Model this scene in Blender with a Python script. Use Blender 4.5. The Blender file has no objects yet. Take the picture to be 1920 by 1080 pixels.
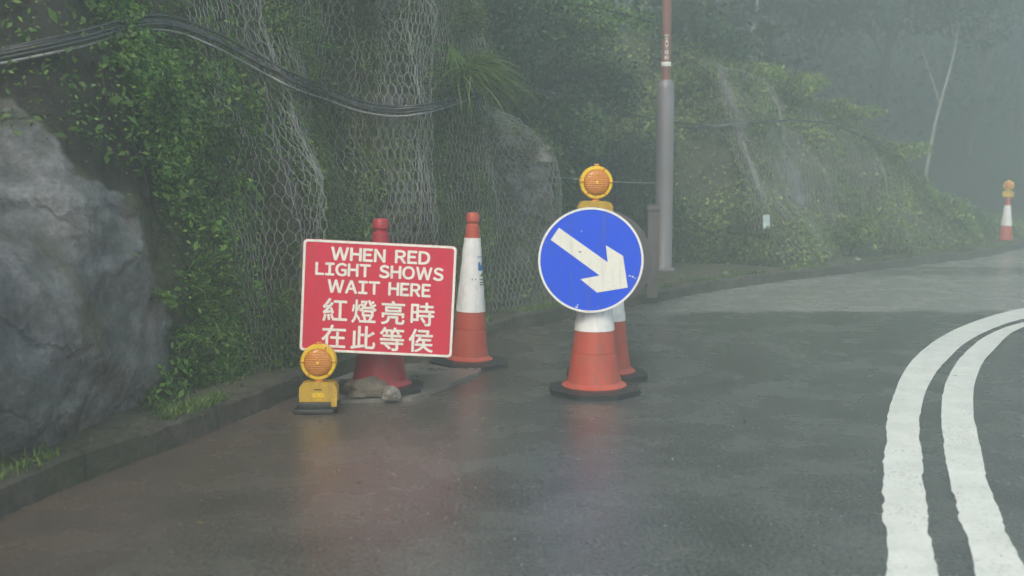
import bpy, bmesh, math, random
import numpy as np
from mathutils import Vector, Matrix, noise, Euler
random.seed(7); rng = np.random.default_rng(7)
R = math.radians
scene = bpy.context.scene
C = scene.collection

# ---------------------------------------------------------------- camera
FPX = 1900.0; CAMH = 1.2
PITCH = math.atan(195.0 / FPX)
cam_d = bpy.data.cameras.new('camera'); cam = bpy.data.objects.new('camera', cam_d); C.objects.link(cam)
cam.location = (0, 0, CAMH); cam.rotation_euler = (R(90) - PITCH, 0, 0)
cam_d.sensor_width = 36; cam_d.lens = 36 * FPX / 1920
cam_d.clip_start = 0.05; cam_d.clip_end = 2000
cam_d.dof.use_dof = True; cam_d.dof.focus_distance = 6.4; cam_d.dof.aperture_fstop = 2.0
scene.camera = cam
# ---------------------------------------------------------------- sky, sun, exposure
SUN_EL, SUN_AZ = R(42), R(200)            # azimuth measured from +Y towards +X: behind the camera
w = bpy.data.worlds.new("World"); scene.world = w; w.use_nodes = True
wn = w.node_tree; bg = wn.nodes['Background']
sky = wn.nodes.new('ShaderNodeTexSky'); sky.sky_type = 'NISHITA'; sky.sun_disc = False
sky.sun_elevation = SUN_EL; sky.sun_rotation = SUN_AZ; sky.dust_density = 6; sky.air_density = 1.0; sky.ozone_density = 0.3
wn.links.new(sky.outputs[0], bg.inputs[0]); bg.inputs[1].default_value = 0.10
sun_d = bpy.data.lights.new('sun', 'SUN'); sun = bpy.data.objects.new('sun', sun_d); C.objects.link(sun)
sun_d.energy = 1.5; sun_d.angle = R(25); sun_d.color = (1.0, 0.96, 0.9)
sd = Vector((math.sin(SUN_AZ) * math.cos(SUN_EL), math.cos(SUN_AZ) * math.cos(SUN_EL), math.sin(SUN_EL)))
sun.rotation_euler = sd.to_track_quat('Z', 'Y').to_euler()
scene.view_settings.view_transform = 'Standard'; scene.view_settings.look = 'None'
scene.view_settings.exposure = 1.12; scene.view_settings.gamma = 1
try:
    scene.cycles.use_denoising = True; scene.cycles.volume_bounces = 2; scene.cycles.max_bounces = 8
    scene.cycles.diffuse_bounces = 3; scene.cycles.sample_clamp_indirect = 5
except Exception: pass

# ---------------------------------------------------------------- projection helpers (pixels of the 1920 wide photo)
cp, sp = math.cos(PITCH), math.sin(PITCH)
def ray(px, py):
    a = (px - 960) / FPX; b = (540 - py) / FPX
    return Vector((a, cp + b * sp, -sp + b * cp))
def at_z(px, py, z=0.0):
    d = ray(px, py); t = (z - CAMH) / d.z
    return Vector((0, 0, CAMH)) + d * t
def at_y(px, py, Y):
    d = ray(px, py); t = Y / d.y
    return Vector((0, 0, CAMH)) + d * t
def proj(P):
    P = np.asarray(P); x = P[..., 0]; y = P[..., 1]; z = P[..., 2] - CAMH
    dep = y * cp - z * sp; up = y * sp + z * cp
    return 960 + FPX * x / dep, 540 - FPX * up / dep, dep

# ---------------------------------------------------------------- materials
def mat(name):
    m = bpy.data.materials.new(name); m.use_nodes = True
    return m, m.node_tree, m.node_tree.nodes['Principled BSDF']
def N(nt, t, **kw):
    n = nt.nodes.new(t)
    for k, v in kw.items():
        if k in n.inputs.keys(): n.inputs[k].default_value = v
        else: setattr(n, k, v)
    return n
def noise_n(nt, scale, detail=6, rough=.6, coord='Object', vec=None, dist=0):
    n = N(nt, 'ShaderNodeTexNoise', Scale=scale, Detail=detail, Roughness=rough, Distortion=dist)
    if vec is None:
        tc = nt.nodes.new('ShaderNodeTexCoord'); nt.links.new(tc.outputs[coord], n.inputs['Vector'])
    else: nt.links.new(vec, n.inputs['Vector'])
    return n
def ramp(nt, fac, stops):
    r = nt.nodes.new('ShaderNodeValToRGB'); nt.links.new(fac, r.inputs[0])
    e = r.color_ramp.elements
    while len(e) < len(stops): e.new(.5)
    for i, (p, c) in enumerate(stops):
        e[i].position = p; e[i].color = (*c, 1) if len(c) == 3 else c
    return r
def g3(v): return (v, v, v)
def mixc(nt, fac, a, b, mode='MIX'):
    m = nt.nodes.new('ShaderNodeMix'); m.data_type = 'RGBA'; m.blend_type = mode
    for s, v in ((m.inputs[0], fac), (m.inputs[6], a), (m.inputs[7], b)):
        if hasattr(v, 'default_value') or hasattr(v, 'is_linked'): nt.links.new(v, s)
        else: s.default_value = v if not isinstance(v, tuple) else (*v, 1)[:4]
    return m.outputs[2]
def bump(nt, b, height, strength=.5, dist=.02):
    n = N(nt, 'ShaderNodeBump', Strength=strength, Distance=dist); nt.links.new(height, n.inputs['Height'])
    nt.links.new(n.outputs[0], b.inputs['Normal'])

def simple(name, col, rough=.5, var=.25, scale=12, spec=.5, bmp=0.0, metal=0, dirt=None, dirt_scale=5, dirt_amt=.5, runs=0, runcol=(.16, .13, .11)):
    m, nt, b = mat(name)
    n = noise_n(nt, scale)
    lo = tuple(c * (1 - var) for c in col); hi = tuple(min(1, c * (1 + var)) for c in col)
    r = ramp(nt, n.outputs[0], [(.3, lo), (.7, hi)])
    out = r.outputs[0]
    if dirt:
        n2 = noise_n(nt, dirt_scale, 8, .65)
        f = ramp(nt, n2.outputs[0], [(.5, g3(0)), (.72, g3(dirt_amt))])
        out = mixc(nt, f.outputs[0], out, dirt)
    if runs:
        tc = nt.nodes.new('ShaderNodeTexCoord'); mp = nt.nodes.new('ShaderNodeMapping'); mp.inputs['Scale'].default_value = (22, 22, 1.6)
        nt.links.new(tc.outputs['Object'], mp.inputs[0]); n3 = noise_n(nt, 1.0, 6, .65, vec=mp.outputs[0])
        out = mixc(nt, ramp(nt, n3.outputs[0], [(.52, g3(0)), (.75, g3(runs))]).outputs[0], out, runcol)
        n4 = noise_n(nt, 55, 4, .7); out = mixc(nt, ramp(nt, n4.outputs[0], [(.66, g3(0)), (.72, g3(runs))]).outputs[0], out, runcol)
    nt.links.new(out, b.inputs['Base Color'])
    rr = ramp(nt, n.outputs[0], [(.3, g3(max(.02, rough - .12))), (.7, g3(min(1, rough + .12)))])
    nt.links.new(rr.outputs[0], b.inputs['Roughness'])
    b.inputs['Specular IOR Level'].default_value = spec; b.inputs['Metallic'].default_value = metal
    if bmp: bump(nt, b, noise_n(nt, scale * 4).outputs[0], bmp, .01)
    return m

def leaf_mat(name, cols, clump=1.2, tr=.35, rough=.5):
    m, nt, b = mat(name)
    geo = nt.nodes.new('ShaderNodeNewGeometry')
    r = ramp(nt, geo.outputs['Random Per Island'], [(0, cols[0]), (.45, cols[1]), (.85, cols[2]), (1, cols[3])])
    n = noise_n(nt, clump, 3)
    f = ramp(nt, n.outputs[0], [(.35, g3(.45)), (.65, g3(1.45))])
    c = mixc(nt, 1.0, r.outputs[0], f.outputs[0], 'MULTIPLY')
    nt.links.new(c, b.inputs['Base Color']); b.inputs['Roughness'].default_value = rough
    t = nt.nodes.new('ShaderNodeBsdfTranslucent'); nt.links.new(c, t.inputs[0])
    mx = nt.nodes.new('ShaderNodeMixShader'); mx.inputs[0].default_value = tr
    nt.links.new(b.outputs[0], mx.inputs[1]); nt.links.new(t.outputs[0], mx.inputs[2])
    nt.links.new(mx.outputs[0], nt.nodes['Material Output'].inputs['Surface'])
    return m

M = {}
M['orange'] = simple('orange_plastic', (.56, .095, .06), .42, .12, 9, dirt=(.26, .12, .09), dirt_scale=9, dirt_amt=.5, runs=0.55)
M['crimson'] = simple('crimson_plastic', (.42, .03, .05), .4, .15, 9, dirt=(.16, .05, .05), dirt_scale=9, dirt_amt=.4, runs=0.50)
M['rubber'] = simple('black_rubber', (.028, .032, .034), .45, .3, 20, bmp=.2, dirt=(.08, .07, .06))
M['sleeve'] = simple('white_reflective', (.95, .96, .96), .35, .05, 20, dirt=(.45, .45, .42), dirt_scale=14, dirt_amt=.3, runs=0.30)
M['white'] = simple('white_sign_film', (.95, .94, .87), .4, .04, 30, dirt=(.5, .47, .38), dirt_scale=30, dirt_amt=.35, runs=0.25)
M['redsign'] = simple('red_sign_film', (.72, .016, .062), .45, .06, 6, dirt=(.50, .05, .09), dirt_scale=7, dirt_amt=.35, runs=0.35)
M['blue'] = simple('blue_sign_film', (.0, .088, .90), .5, .04, 5, dirt=(.02, .12, .75), dirt_scale=8, dirt_amt=.5, runs=0.30)
M['signback'] = simple('grey_sheet_back', (.15, .15, .155), .45, .12, 10, metal=.3, dirt=(.12, .12, .12))
M['yellow'] = simple('yellow_plastic', (.66, .42, .045), .42, .12, 15, dirt=(.30, .20, .06), dirt_scale=18, dirt_amt=.6, runs=0.55)
M['ring'] = simple('yellow_reflector', (.95, .60, .03), .25, .12, 60)
M['black'] = simple('black_marks', (.03, .03, .03), .5)
M['logoblue'] = simple('blue_print', (.03, .20, .55), .4); M['logogreen'] = simple('green_print', (.08, .25, .06), .4)
M['greyprint'] = simple('grey_print', (.2, .2, .22), .5)
M['steel'] = simple('galvanised_steel', (.27, .255, .28), .5, .15, 6, metal=.25, bmp=.1, dirt=(.16, .13, .14), dirt_scale=3, dirt_amt=.5)
M['pole_red'] = simple('red_brown_paint', (.25, .095, .085), .5, .2, 7, dirt=(.2, .15, .14), dirt_scale=6, dirt_amt=.6)
M['cable'] = simple('black_cable', (.045, .052, .055), .22, .2, 15)
M['cable_grey'] = simple('grey_cable', (.30, .31, .33), .3, .2, 15)
M['wire'] = simple('galvanised_wire', (.38, .385, .39), .4, .3, 4, metal=.1)
M['concrete'] = simple('wet_concrete', (.23, .21, .19), .35, .3, 6, bmp=.4, dirt=(.08, .08, .05), dirt_scale=4, dirt_amt=.8)
M['kerb'] = simple('kerb_concrete', (.085, .075, .062), .4, .45, 5, bmp=.5, dirt=(.045, .045, .035), dirt_scale=3, dirt_amt=.8)
M['paleback'] = simple('tan_rubble', (.145, .12, .095), .7, .4, 14, bmp=.6)
M['bark'] = simple('bark', (.05, .045, .04), .85, .4, 8, bmp=.5)
M['palebark'] = simple('pale_bark', (.27, .28, .26), .8, .3, 6, bmp=.4)
M['tagpale'] = simple('pale_tag', (.5, .62, .62), .4)

def lens_mat():
    m, nt, b = mat('amber_lens')
    v = nt.nodes.new('ShaderNodeTexVoronoi'); v.inputs['Scale'].default_value = 170
    tc = nt.nodes.new('ShaderNodeTexCoord'); nt.links.new(tc.outputs['Object'], v.inputs['Vector'])
    r = ramp(nt, v.outputs['Distance'], [(0, (.85, .33, .03)), (.8, (.60, .20, .015))])
    nt.links.new(r.outputs[0], b.inputs['Base Color']); b.inputs['Roughness'].default_value = .12
    b.inputs['Coat Weight'].default_value = .6
    wv = nt.nodes.new('ShaderNodeTexWave'); wv.bands_direction = 'Z'; wv.inputs['Scale'].default_value = 26; wv.inputs['Distortion'].default_value = 0; nt.links.new(tc.outputs['Object'], wv.inputs['Vector'])
    bump(nt, b, mixc(nt, .5, v.outputs['Distance'], wv.outputs['Color']), .8, .005)
    return m
M['lens'] = lens_mat()

def road_mat():
    m, nt, b = mat('wet_asphalt')
    tc = nt.nodes.new('ShaderNodeTexCoord'); P = tc.outputs['Object']
    fine = noise_n(nt, 70, 4, .7, vec=P); mid = noise_n(nt, 2.2, 6, .62, vec=P); big = noise_n(nt, .45, 4, .5, vec=P)
    base = ramp(nt, fine.outputs[0], [(.36, (.034, .039, .036)), (.64, (.155, .166, .157))])
    c = mixc(nt, 1.0, base.outputs[0], ramp(nt, mid.outputs[0], [(.34, g3(.68)), (.66, g3(1.32))]).outputs[0], 'MULTIPLY')
    # brown silt washed along the kerb side
    sep = nt.nodes.new('ShaderNodeSeparateXYZ'); nt.links.new(P, sep.inputs[0])
    def M2(op, a, bb, clamp=False):
        n = nt.nodes.new('ShaderNodeMath'); n.operation = op; n.use_clamp = clamp
        for i, v in enumerate((a, bb)):
            if isinstance(v, (int, float)): n.inputs[i].default_value = v
            else: nt.links.new(v, n.inputs[i])
        return n.outputs[0]
    # distance to the kerb ~ linear near the camera: x + 2.0 - .19*(y-3)
    d = M2('SUBTRACT', M2('ADD', sep.outputs[0], 2.05), M2('MULTIPLY', M2('SUBTRACT', sep.outputs[1], 3.0), .25))
    d = M2('ADD', d, M2('MULTIPLY', M2('SUBTRACT', big.outputs[0], .5), 1.3))
    mud = ramp(nt, d, [(.0, g3(.85)), (.9, g3(.7)), (1.0, g3(.35))])
    mud2 = M2('MULTIPLY', M2('SUBTRACT', 1.75, d), .62, True)
    mudn = M2('MULTIPLY', mud2, M2('ADD', M2('MULTIPLY', mid.outputs[0], .9), .25), True)
    c = mixc(nt, mudn, c, (.135, .088, .066))
    # paler concrete bays further along the road, with a darker strip between them
    yy = M2('ADD', sep.outputs[1], M2('MULTIPLY', M2('SUBTRACT', mid.outputs[0], .5), .5))
    yy = M2('SUBTRACT', yy, M2('MULTIPLY', sep.outputs[0], .03))
    bay = ramp(nt, M2('DIVIDE', yy, 24.0), [(.388, g3(0)), (.396, g3(1)), (.54, g3(1)), (.555, g3(.35)), (.60, g3(.35)), (.615, g3(1))])
    side = M2('MULTIPLY', M2('SUBTRACT', M2('SUBTRACT', sep.outputs[0], 1.0), M2('MULTIPLY', M2('SUBTRACT', sep.outputs[1], 9.5), .25)), 1.1, True)
    bf = M2('MULTIPLY', bay.outputs[0], side)
    conc = ramp(nt, fine.outputs[0], [(.3, (.23, .235, .22)), (.7, (.36, .365, .35))])
    c = mixc(nt, bf, c, conc.outputs[0])
    nt.links.new(c, b.inputs['Base Color'])
    wet = ramp(nt, mid.outputs[0], [(.35, g3(.13)), (.65, g3(.36))])
    nt.links.new(wet.outputs[0], b.inputs['Roughness'])
    b.inputs['Specular IOR Level'].default_value = .6; b.inputs['Coat Weight'].default_value = .28; b.inputs['Coat Roughness'].default_value = .26
    mp = nt.nodes.new('ShaderNodeMapping'); nt.links.new(P, mp.inputs[0]); mp.inputs['Scale'].default_value = (1, 1.0, 1)
    n1 = noise_n(nt, 16, 6, .7, vec=mp.outputs[0])
    h = M2('ADD', M2('MULTIPLY', fine.outputs[0], .25), n1.outputs[0])
    bump(nt, b, h, .5, .014)
    return m
M['road'] = road_mat()

def paint_mat():
    m, nt, b = mat('road_paint')
    n = noise_n(nt, 40, 6, .7); n2 = noise_n(nt, 5, 5)
    c = ramp(nt, n.outputs[0], [(.25, (.50, .52, .50)), (.42, (.88, .90, .86))])
    c2 = mixc(nt, 1, c.outputs[0], ramp(nt, n2.outputs[0], [(.3, g3(.85)), (.7, g3(1.05))]).outputs[0], 'MULTIPLY')
    wr = noise_n(nt, 75, 4, .7); wb = noise_n(nt, 3.5, 5, .6)
    wm = mixc(nt, 1, ramp(nt, wr.outputs[0], [(.56, g3(0)), (.62, g3(.8))]).outputs[0], ramp(nt, wb.outputs[0], [(.45, g3(.12)), (.68, g3(1))]).outputs[0], 'MULTIPLY')
    c2 = mixc(nt, wm, c2, (.17, .18, .17))
    nt.links.new(c2, b.inputs['Base Color']); b.inputs['Roughness'].default_value = .35
    bump(nt, b, n.outputs[0], .3, .005)
    return m
M['paint'] = paint_mat()

def rock_mat():
    m, nt, b = mat('wet_rock_and_soil')
    tc = nt.nodes.new('ShaderNodeTexCoord'); P = tc.outputs['Object']
    a = noise_n(nt, 1.5, 8, .62, vec=P, dist=.3); f = noise_n(nt, 11, 8, .72, vec=P); g = noise_n(nt, 42, 5, .7, vec=P)
    mp = nt.nodes.new('ShaderNodeMapping'); nt.links.new(P, mp.inputs[0]); mp.inputs['Rotation'].default_value = (.5, .7, .3); mp.inputs['Scale'].default_value = (1, 1, 2.2)
    st = noise_n(nt, 3.0, 7, .65, vec=mp.outputs[0])
    c = ramp(nt, a.outputs[0], [(.28, (.11, .11, .113)), (.42, (.17, .18, .19)), (.52, (.235, .245, .26)), (.62, (.19, .165, .155)), (.75, (.20, .22, .175))])
    c = mixc(nt, 1, c.outputs[0], ramp(nt, st.outputs[0], [(.35, g3(.62)), (.62, g3(1.3))]).outputs[0], 'MULTIPLY')
    c = mixc(nt, 1, c, ramp(nt, f.outputs[0], [(.3, g3(.6)), (.7, g3(1.35))]).outputs[0], 'MULTIPLY')
    c = mixc(nt, 1, c, ramp(nt, g.outputs[0], [(.3, g3(.75)), (.7, g3(1.2))]).outputs[0], 'MULTIPLY')
    wv = nt.nodes.new('ShaderNodeVectorMath'); wv.operation = 'MULTIPLY_ADD'; nt.links.new(a.outputs['Color'], wv.inputs[0]); wv.inputs[1].default_value = (1.6, 1.6, 1.6); nt.links.new(mp.outputs[0], wv.inputs[2])
    vc = nt.nodes.new('ShaderNodeTexVoronoi'); vc.feature = 'DISTANCE_TO_EDGE'; vc.inputs['Scale'].default_value = .75; nt.links.new(wv.outputs[0], vc.inputs['Vector'])
    crack = ramp(nt, vc.outputs['Distance'], [(0, g3(.62)), (.03, g3(1))]).outputs[0]
    vf = nt.nodes.new('ShaderNodeTexVoronoi'); vf.inputs['Scale'].default_value = 2.2; nt.links.new(wv.outputs[0], vf.inputs['Vector'])
    c = mixc(nt, 1, c, crack, 'MULTIPLY')
    c = mixc(nt, .45, c, ramp(nt, vf.outputs['Distance'], [(.1, g3(1.35)), (.8, g3(.65))]).outputs[0], 'MULTIPLY')
    ms = noise_n(nt, 2.3, 7, .65, vec=P)
    c = mixc(nt, ramp(nt, ms.outputs[0], [(.52, g3(0)), (.64, g3(.75))]).outputs[0], c, (.085, .10, .055))
    mossy = ramp(nt, f.outputs[0], [(.3, (.035, .042, .022)), (.7, (.13, .14, .08))]).outputs[0]
    dark = ramp(nt, f.outputs[0], [(.3, (.016, .018, .017)), (.7, (.060, .058, .05))]).outputs[0]  # soil colour with the shade of the overhang painted in
    earth = ramp(nt, f.outputs[0], [(.3, (.010, .015, .009)), (.7, (.03, .04, .025))]).outputs[0]
    at = nt.nodes.new('ShaderNodeAttribute'); at.attribute_name = 'zone'
    sp_ = nt.nodes.new('ShaderNodeSeparateColor'); nt.links.new(at.outputs['Color'], sp_.inputs[0])
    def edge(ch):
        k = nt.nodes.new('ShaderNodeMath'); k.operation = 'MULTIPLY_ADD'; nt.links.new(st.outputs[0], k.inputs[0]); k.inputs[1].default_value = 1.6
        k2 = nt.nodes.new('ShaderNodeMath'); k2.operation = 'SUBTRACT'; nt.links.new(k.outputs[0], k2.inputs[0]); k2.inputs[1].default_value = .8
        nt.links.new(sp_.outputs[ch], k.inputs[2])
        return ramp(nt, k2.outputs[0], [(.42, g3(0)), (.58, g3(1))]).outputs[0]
    c = mixc(nt, edge(0), mossy, c)       # bare rock
    c = mixc(nt, edge(1), c, dark)        # soil tone darkened to paint in the overhang's shade
    c = mixc(nt, edge(2), c, earth)       # forest floor
    nt.links.new(c, b.inputs['Base Color'])
    nt.links.new(ramp(nt, f.outputs[0], [(.3, g3(.35)), (.7, g3(.7))]).outputs[0], b.inputs['Roughness'])
    h = mixc(nt, .5, f.outputs[0], mixc(nt, .6, st.outputs[0], crack)); bump(nt, b, h, 1.0, .09)
    return m
M['rock'] = rock_mat()
def soil(name, lo, hi, scale=6):
    m, nt, b = mat(name)
    n = noise_n(nt, scale, 8, .7)
    nt.links.new(ramp(nt, n.outputs[0], [(.3, lo), (.7, hi)]).outputs[0], b.inputs['Base Color'])
    b.inputs['Roughness'].default_value = .8; bump(nt, b, n.outputs[0], .8, .04)
    return m
M['mossy'] = soil('mossy_slope_soil', (.035, .042, .022), (.12, .125, .075), 7)
M['shaded_soil'] = soil('soil_with_painted_shade', (.014, .015, .014), (.045, .042, .038), 4)  # unassigned soil tone carrying the painted overhang shade
M['verge'] = soil('muddy_verge', (.040, .042, .026), (.14, .135, .09))
M['earth'] = soil('forest_floor', (.012, .017, .011), (.035, .045, .028), 2)
M['ground'] = soil('ground_soil', (.03, .035, .02), (.06, .065, .04), 2)
M['leaf_bank'] = leaf_mat('bank_leaves', [(0.038, 0.100, 0.023), (0.099, 0.226, 0.039), (0.183, 0.362, 0.059), (0.335, 0.490, 0.118)])
M['leaf_net'] = leaf_mat('netted_leaves', [(0.052, 0.098, 0.030), (0.121, 0.205, 0.054), (0.190, 0.293, 0.083), (0.345, 0.410, 0.165)])
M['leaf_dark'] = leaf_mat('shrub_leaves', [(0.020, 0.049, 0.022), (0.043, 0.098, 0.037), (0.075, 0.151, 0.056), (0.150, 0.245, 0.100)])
M['leaf_far'] = leaf_mat('far_leaves', [(.014, .028, .014), (.03, .055, .025), (.05, .08, .035), (.08, .11, .05)], .35)
M['grass'] = leaf_mat('grass_blades', [(0.067, 0.132, 0.031), (0.126, 0.227, 0.046), (0.202, 0.321, 0.077), (0.319, 0.359, 0.139)])
M['dry'] = leaf_mat('dry_grass_blades', [(.055, .075, .03), (.10, .135, .045), (.16, .19, .075), (.26, .25, .15)])
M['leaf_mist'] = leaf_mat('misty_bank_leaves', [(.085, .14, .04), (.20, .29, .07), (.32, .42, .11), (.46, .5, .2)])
M['litter'] = leaf_mat('fallen_leaves', [(.10, .09, .03), (.16, .15, .05), (.25, .22, .08), (.35, .33, .22)], 3)

# ---------------------------------------------------------------- object helpers
def tag(o, label=None, cat=None, group=None, kind=None):
    if label: o['label'] = label
    if cat: o['category'] = cat
    if group: o['group'] = group
    if kind: o['kind'] = kind
    return o
def empty(name, loc, rot=(0, 0, 0)):
    o = bpy.data.objects.new(name, None); C.objects.link(o); o.location = loc; o.rotation_euler = rot
    o.empty_display_size = .1
    return o
def mesh_obj(name, verts, faces, m, parent=None, smooth=False):
    me = bpy.data.meshes.new(name)
    me.from_pydata([tuple(v) for v in verts], [], faces); me.validate()
    if smooth: me.polygons.foreach_set('use_smooth', [True] * len(me.polygons))
    me.materials.append(m)
    o = bpy.data.objects.new(name, me); C.objects.link(o); o.parent = parent
    return o
def np_mesh(name, V, F, m, parent=None, smooth=False):
    """V (n,3), F (k, s) all faces with s corners"""
    me = bpy.data.meshes.new(name); k, s = F.shape
    me.vertices.add(len(V)); me.vertices.foreach_set('co', V.astype(np.float32).ravel())
    me.loops.add(k * s); me.loops.foreach_set('vertex_index', F.astype(np.int32).ravel())
    me.polygons.add(k); me.polygons.foreach_set('loop_start', np.arange(0, k * s, s, dtype=np.int32))
    try: me.polygons.foreach_set('loop_total', np.full(k, s, dtype=np.int32))
    except Exception: pass
    if smooth: me.polygons.foreach_set('use_smooth', np.ones(k, dtype=bool))
    me.update(calc_edges=True); me.validate(); me.materials.append(m)
    o = bpy.data.objects.new(name, me); C.objects.link(o); o.parent = parent
    return o
def bm_obj(name, bm, m, parent=None, smooth=True, bevel=0, seg=2):
    if bevel:
        bmesh.ops.bevel(bm, geom=[e for e in bm.edges if e.calc_face_angle(0) > .6], offset=bevel, segments=seg, affect='EDGES', profile=.5)
    bmesh.ops.recalc_face_normals(bm, faces=bm.faces)
    me = bpy.data.meshes.new(name); bm.to_mesh(me); bm.free()
    if smooth:
        me.polygons.foreach_set('use_smooth', [True] * len(me.polygons))
        try: me.set_sharp_from_angle(angle=R(35))
        except Exception: pass
    me.materials.append(m)
    o = bpy.data.objects.new(name, me); C.objects.link(o); o.parent = parent
    return o
def box(bm, x0, x1, y0, y1, z0, z1):
    r = bmesh.ops.create_cube(bm, size=1)
    for v in r['verts']:
        v.co = Vector(((x0 + x1) / 2 + v.co.x * (x1 - x0), (y0 + y1) / 2 + v.co.y * (y1 - y0), (z0 + z1) / 2 + v.co.z * (z1 - z0)))
    return r['verts']
def lathe(bm, prof, seg=40, axis='Z', c=(0, 0, 0), close=False):
    rings = []
    for (r, h) in prof:
        ring = []
        for i in range(seg):
            a = 2 * math.pi * i / seg
            if axis == 'Z': p = (c[0] + r * math.cos(a), c[1] + r * math.sin(a), c[2] + h)
            else: p = (c[0] + r * math.cos(a), c[1] + h, c[2] + r * math.sin(a))
            ring.append(bm.verts.new(p))
        rings.append(ring)
    for k in range(len(rings) - 1):
        for i in range(seg):
            bm.faces.new((rings[k][i], rings[k][(i + 1) % seg], rings[k + 1][(i + 1) % seg], rings[k + 1][i]))
    if close: 
        bm.faces.new(rings[0]); bm.faces.new(rings[-1])
    return rings
def extrude_poly(bm, pts, y0, y1):
    """pts in x,z; solid between y0 and y1"""
    a = [bm.verts.new((x, y0, z)) for x, z in pts]; b = [bm.verts.new((x, y1, z)) for x, z in pts]
    bm.faces.new(a); bm.faces.new(b[::-1]); n = len(pts)
    for i in range(n): bm.faces.new((a[i], a[(i + 1) % n], b[(i + 1) % n], b[i]))
def rrect(w, h, r, n=6, cx=0, cz=0):
    out = []
    for sx, sz, a0 in ((1, 1, 0), (-1, 1, 90), (-1, -1, 180), (1, -1, 270)):
        for k in range(n + 1):
            a = R(a0 + 90 * k / n)
            out.append((cx + sx * (w / 2 - r) + r * math.cos(a), cz + sz * (h / 2 - r) + r * math.sin(a)))
    return out
def ring_poly(bm, outer, inner, y0, y1):
    n = len(outer)
    A = [bm.verts.new((x, y0, z)) for x, z in outer]; B = [bm.verts.new((x, y0, z)) for x, z in inner]
    A2 = [bm.verts.new((x, y1, z)) for x, z in outer]; B2 = [bm.verts.new((x, y1, z)) for x, z in inner]
    for i in range(n):
        j = (i + 1) % n
        bm.faces.new((A[i], A[j], B[j], B[i])); bm.faces.new((A2[i], B2[i], B2[j], A2[j]))
        bm.faces.new((A[i], A2[i], A2[j], A[j])); bm.faces.new((B[i], B[j], B2[j], B2[i]))
def tube_np(paths, r, sides=8):
    """paths: list of (k,3) arrays; r float or list of arrays"""
    V = []; F = []; base = 0
    for pi, P in enumerate(paths):
        P = np.asarray(P, float); k = len(P)
        T = np.gradient(P, axis=0); T /= np.linalg.norm(T, axis=1)[:, None] + 1e-9
        up = np.array([0, 0, 1.]) if abs(T[:, 2]).mean() < .8 else np.array([0, 1., 0])
        A = np.cross(T, up); A /= np.linalg.norm(A, axis=1)[:, None] + 1e-9
        B = np.cross(T, A)
        rr = (np.full(k, r) if np.isscalar(r) else np.asarray(r[pi]))
        ang = np.arange(sides) * 2 * math.pi / sides
        ring = P[:, None, :] + rr[:, None, None] * (np.cos(ang)[None, :, None] * A[:, None, :] + np.sin(ang)[None, :, None] * B[:, None, :])
        V.append(ring.reshape(-1, 3))
        i = np.arange(k - 1)[:, None] * sides; j = np.arange(sides)[None, :]; j2 = (j + 1) % sides
        F.append(np.stack([i + j, i + j2, i + sides + j2, i + sides + j], -1).reshape(-1, 4) + base)
        base += k * sides
    return np.concatenate(V), np.concatenate(F)
def cr_spline(pts, n):
    P = np.array(pts, float); m = len(P)
    Q = np.vstack([2 * P[0] - P[1], P, 2 * P[-1] - P[-2]])
    seg = np.linalg.norm(np.diff(P[:, :2], axis=0), axis=1); cum = np.concatenate([[0], np.cumsum(seg)])
    t = np.linspace(0, m - 1 - 1e-6, n); i = t.astype(int); f = (t - i)[:, None]
    p0, p1, p2, p3 = Q[i], Q[i + 1], Q[i + 2], Q[i + 3]
    return .5 * ((2 * p1) + (-p0 + p2) * f + (2 * p0 - 5 * p1 + 4 * p2 - p3) * f ** 2 + (-p0 + 3 * p1 - 3 * p2 + p3) * f ** 3)
def leaves(name, pos, nrm, size, m, parent=None, aspect=.5, droop=.25):
    n = len(pos)
    nrm = nrm / (np.linalg.norm(nrm, axis=1)[:, None] + 1e-9)
    rv = rng.normal(size=(n, 3)); d = np.cross(nrm, rv); d /= np.linalg.norm(d, axis=1)[:, None] + 1e-9
    s = np.cross(nrm, d); L = size[:, None]
    a = pos - d * L * .5; t = pos + d * L * .5 - nrm * L * droop
    l = pos + s * L * aspect * .5 - nrm * L * .06; r = pos - s * L * aspect * .5 - nrm * L * .06
    V = np.stack([a, r, t, l], 1).reshape(-1, 3); F = np.arange(n * 4).reshape(n, 4)
    return np_mesh(name, V, F, m, parent)
def blades(name, pos, dirv, length, width, m, parent=None, seg=4, sag=.5):
    n = len(pos); out = dirv / (np.linalg.norm(dirv, axis=1)[:, None] + 1e-9)
    side = np.cross(out, np.array([0, 0, 1.]) + rng.normal(size=(n, 3)) * .3); side /= np.linalg.norm(side, axis=1)[:, None] + 1e-9
    rows = []
    for k in range(seg + 1):
        t = k / seg
        p = pos + out * (length * t)[:, None]; p[:, 2] -= sag * length * t * t
        wdt = (width * (1 - t ** 2) * .5 + .0004)[:, None]
        rows.append(np.stack([p - side * wdt, p + side * wdt], 1))
    V = np.stack(rows, 1).reshape(-1, 3)    # n, seg+1, 2
    b = np.arange(n)[:, None] * (seg + 1) * 2; k = np.arange(seg)[None, :] * 2
    F = np.stack([b + k, b + k + 1, b + k + 3, b + k + 2], -1).reshape(-1, 4)
    return np_mesh(name, V, F, m, parent)
def dup(root, loc=None, rot=None):
    r = root.copy(); C.objects.link(r)
    if loc is not None: r.location = loc
    if rot is not None: r.rotation_euler = rot
    for ch in list(root.children):
        c = ch.copy(); C.objects.link(c); c.parent = r
        for g in ch.children:
            d = g.copy(); C.objects.link(d); d.parent = c
    return r

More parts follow.
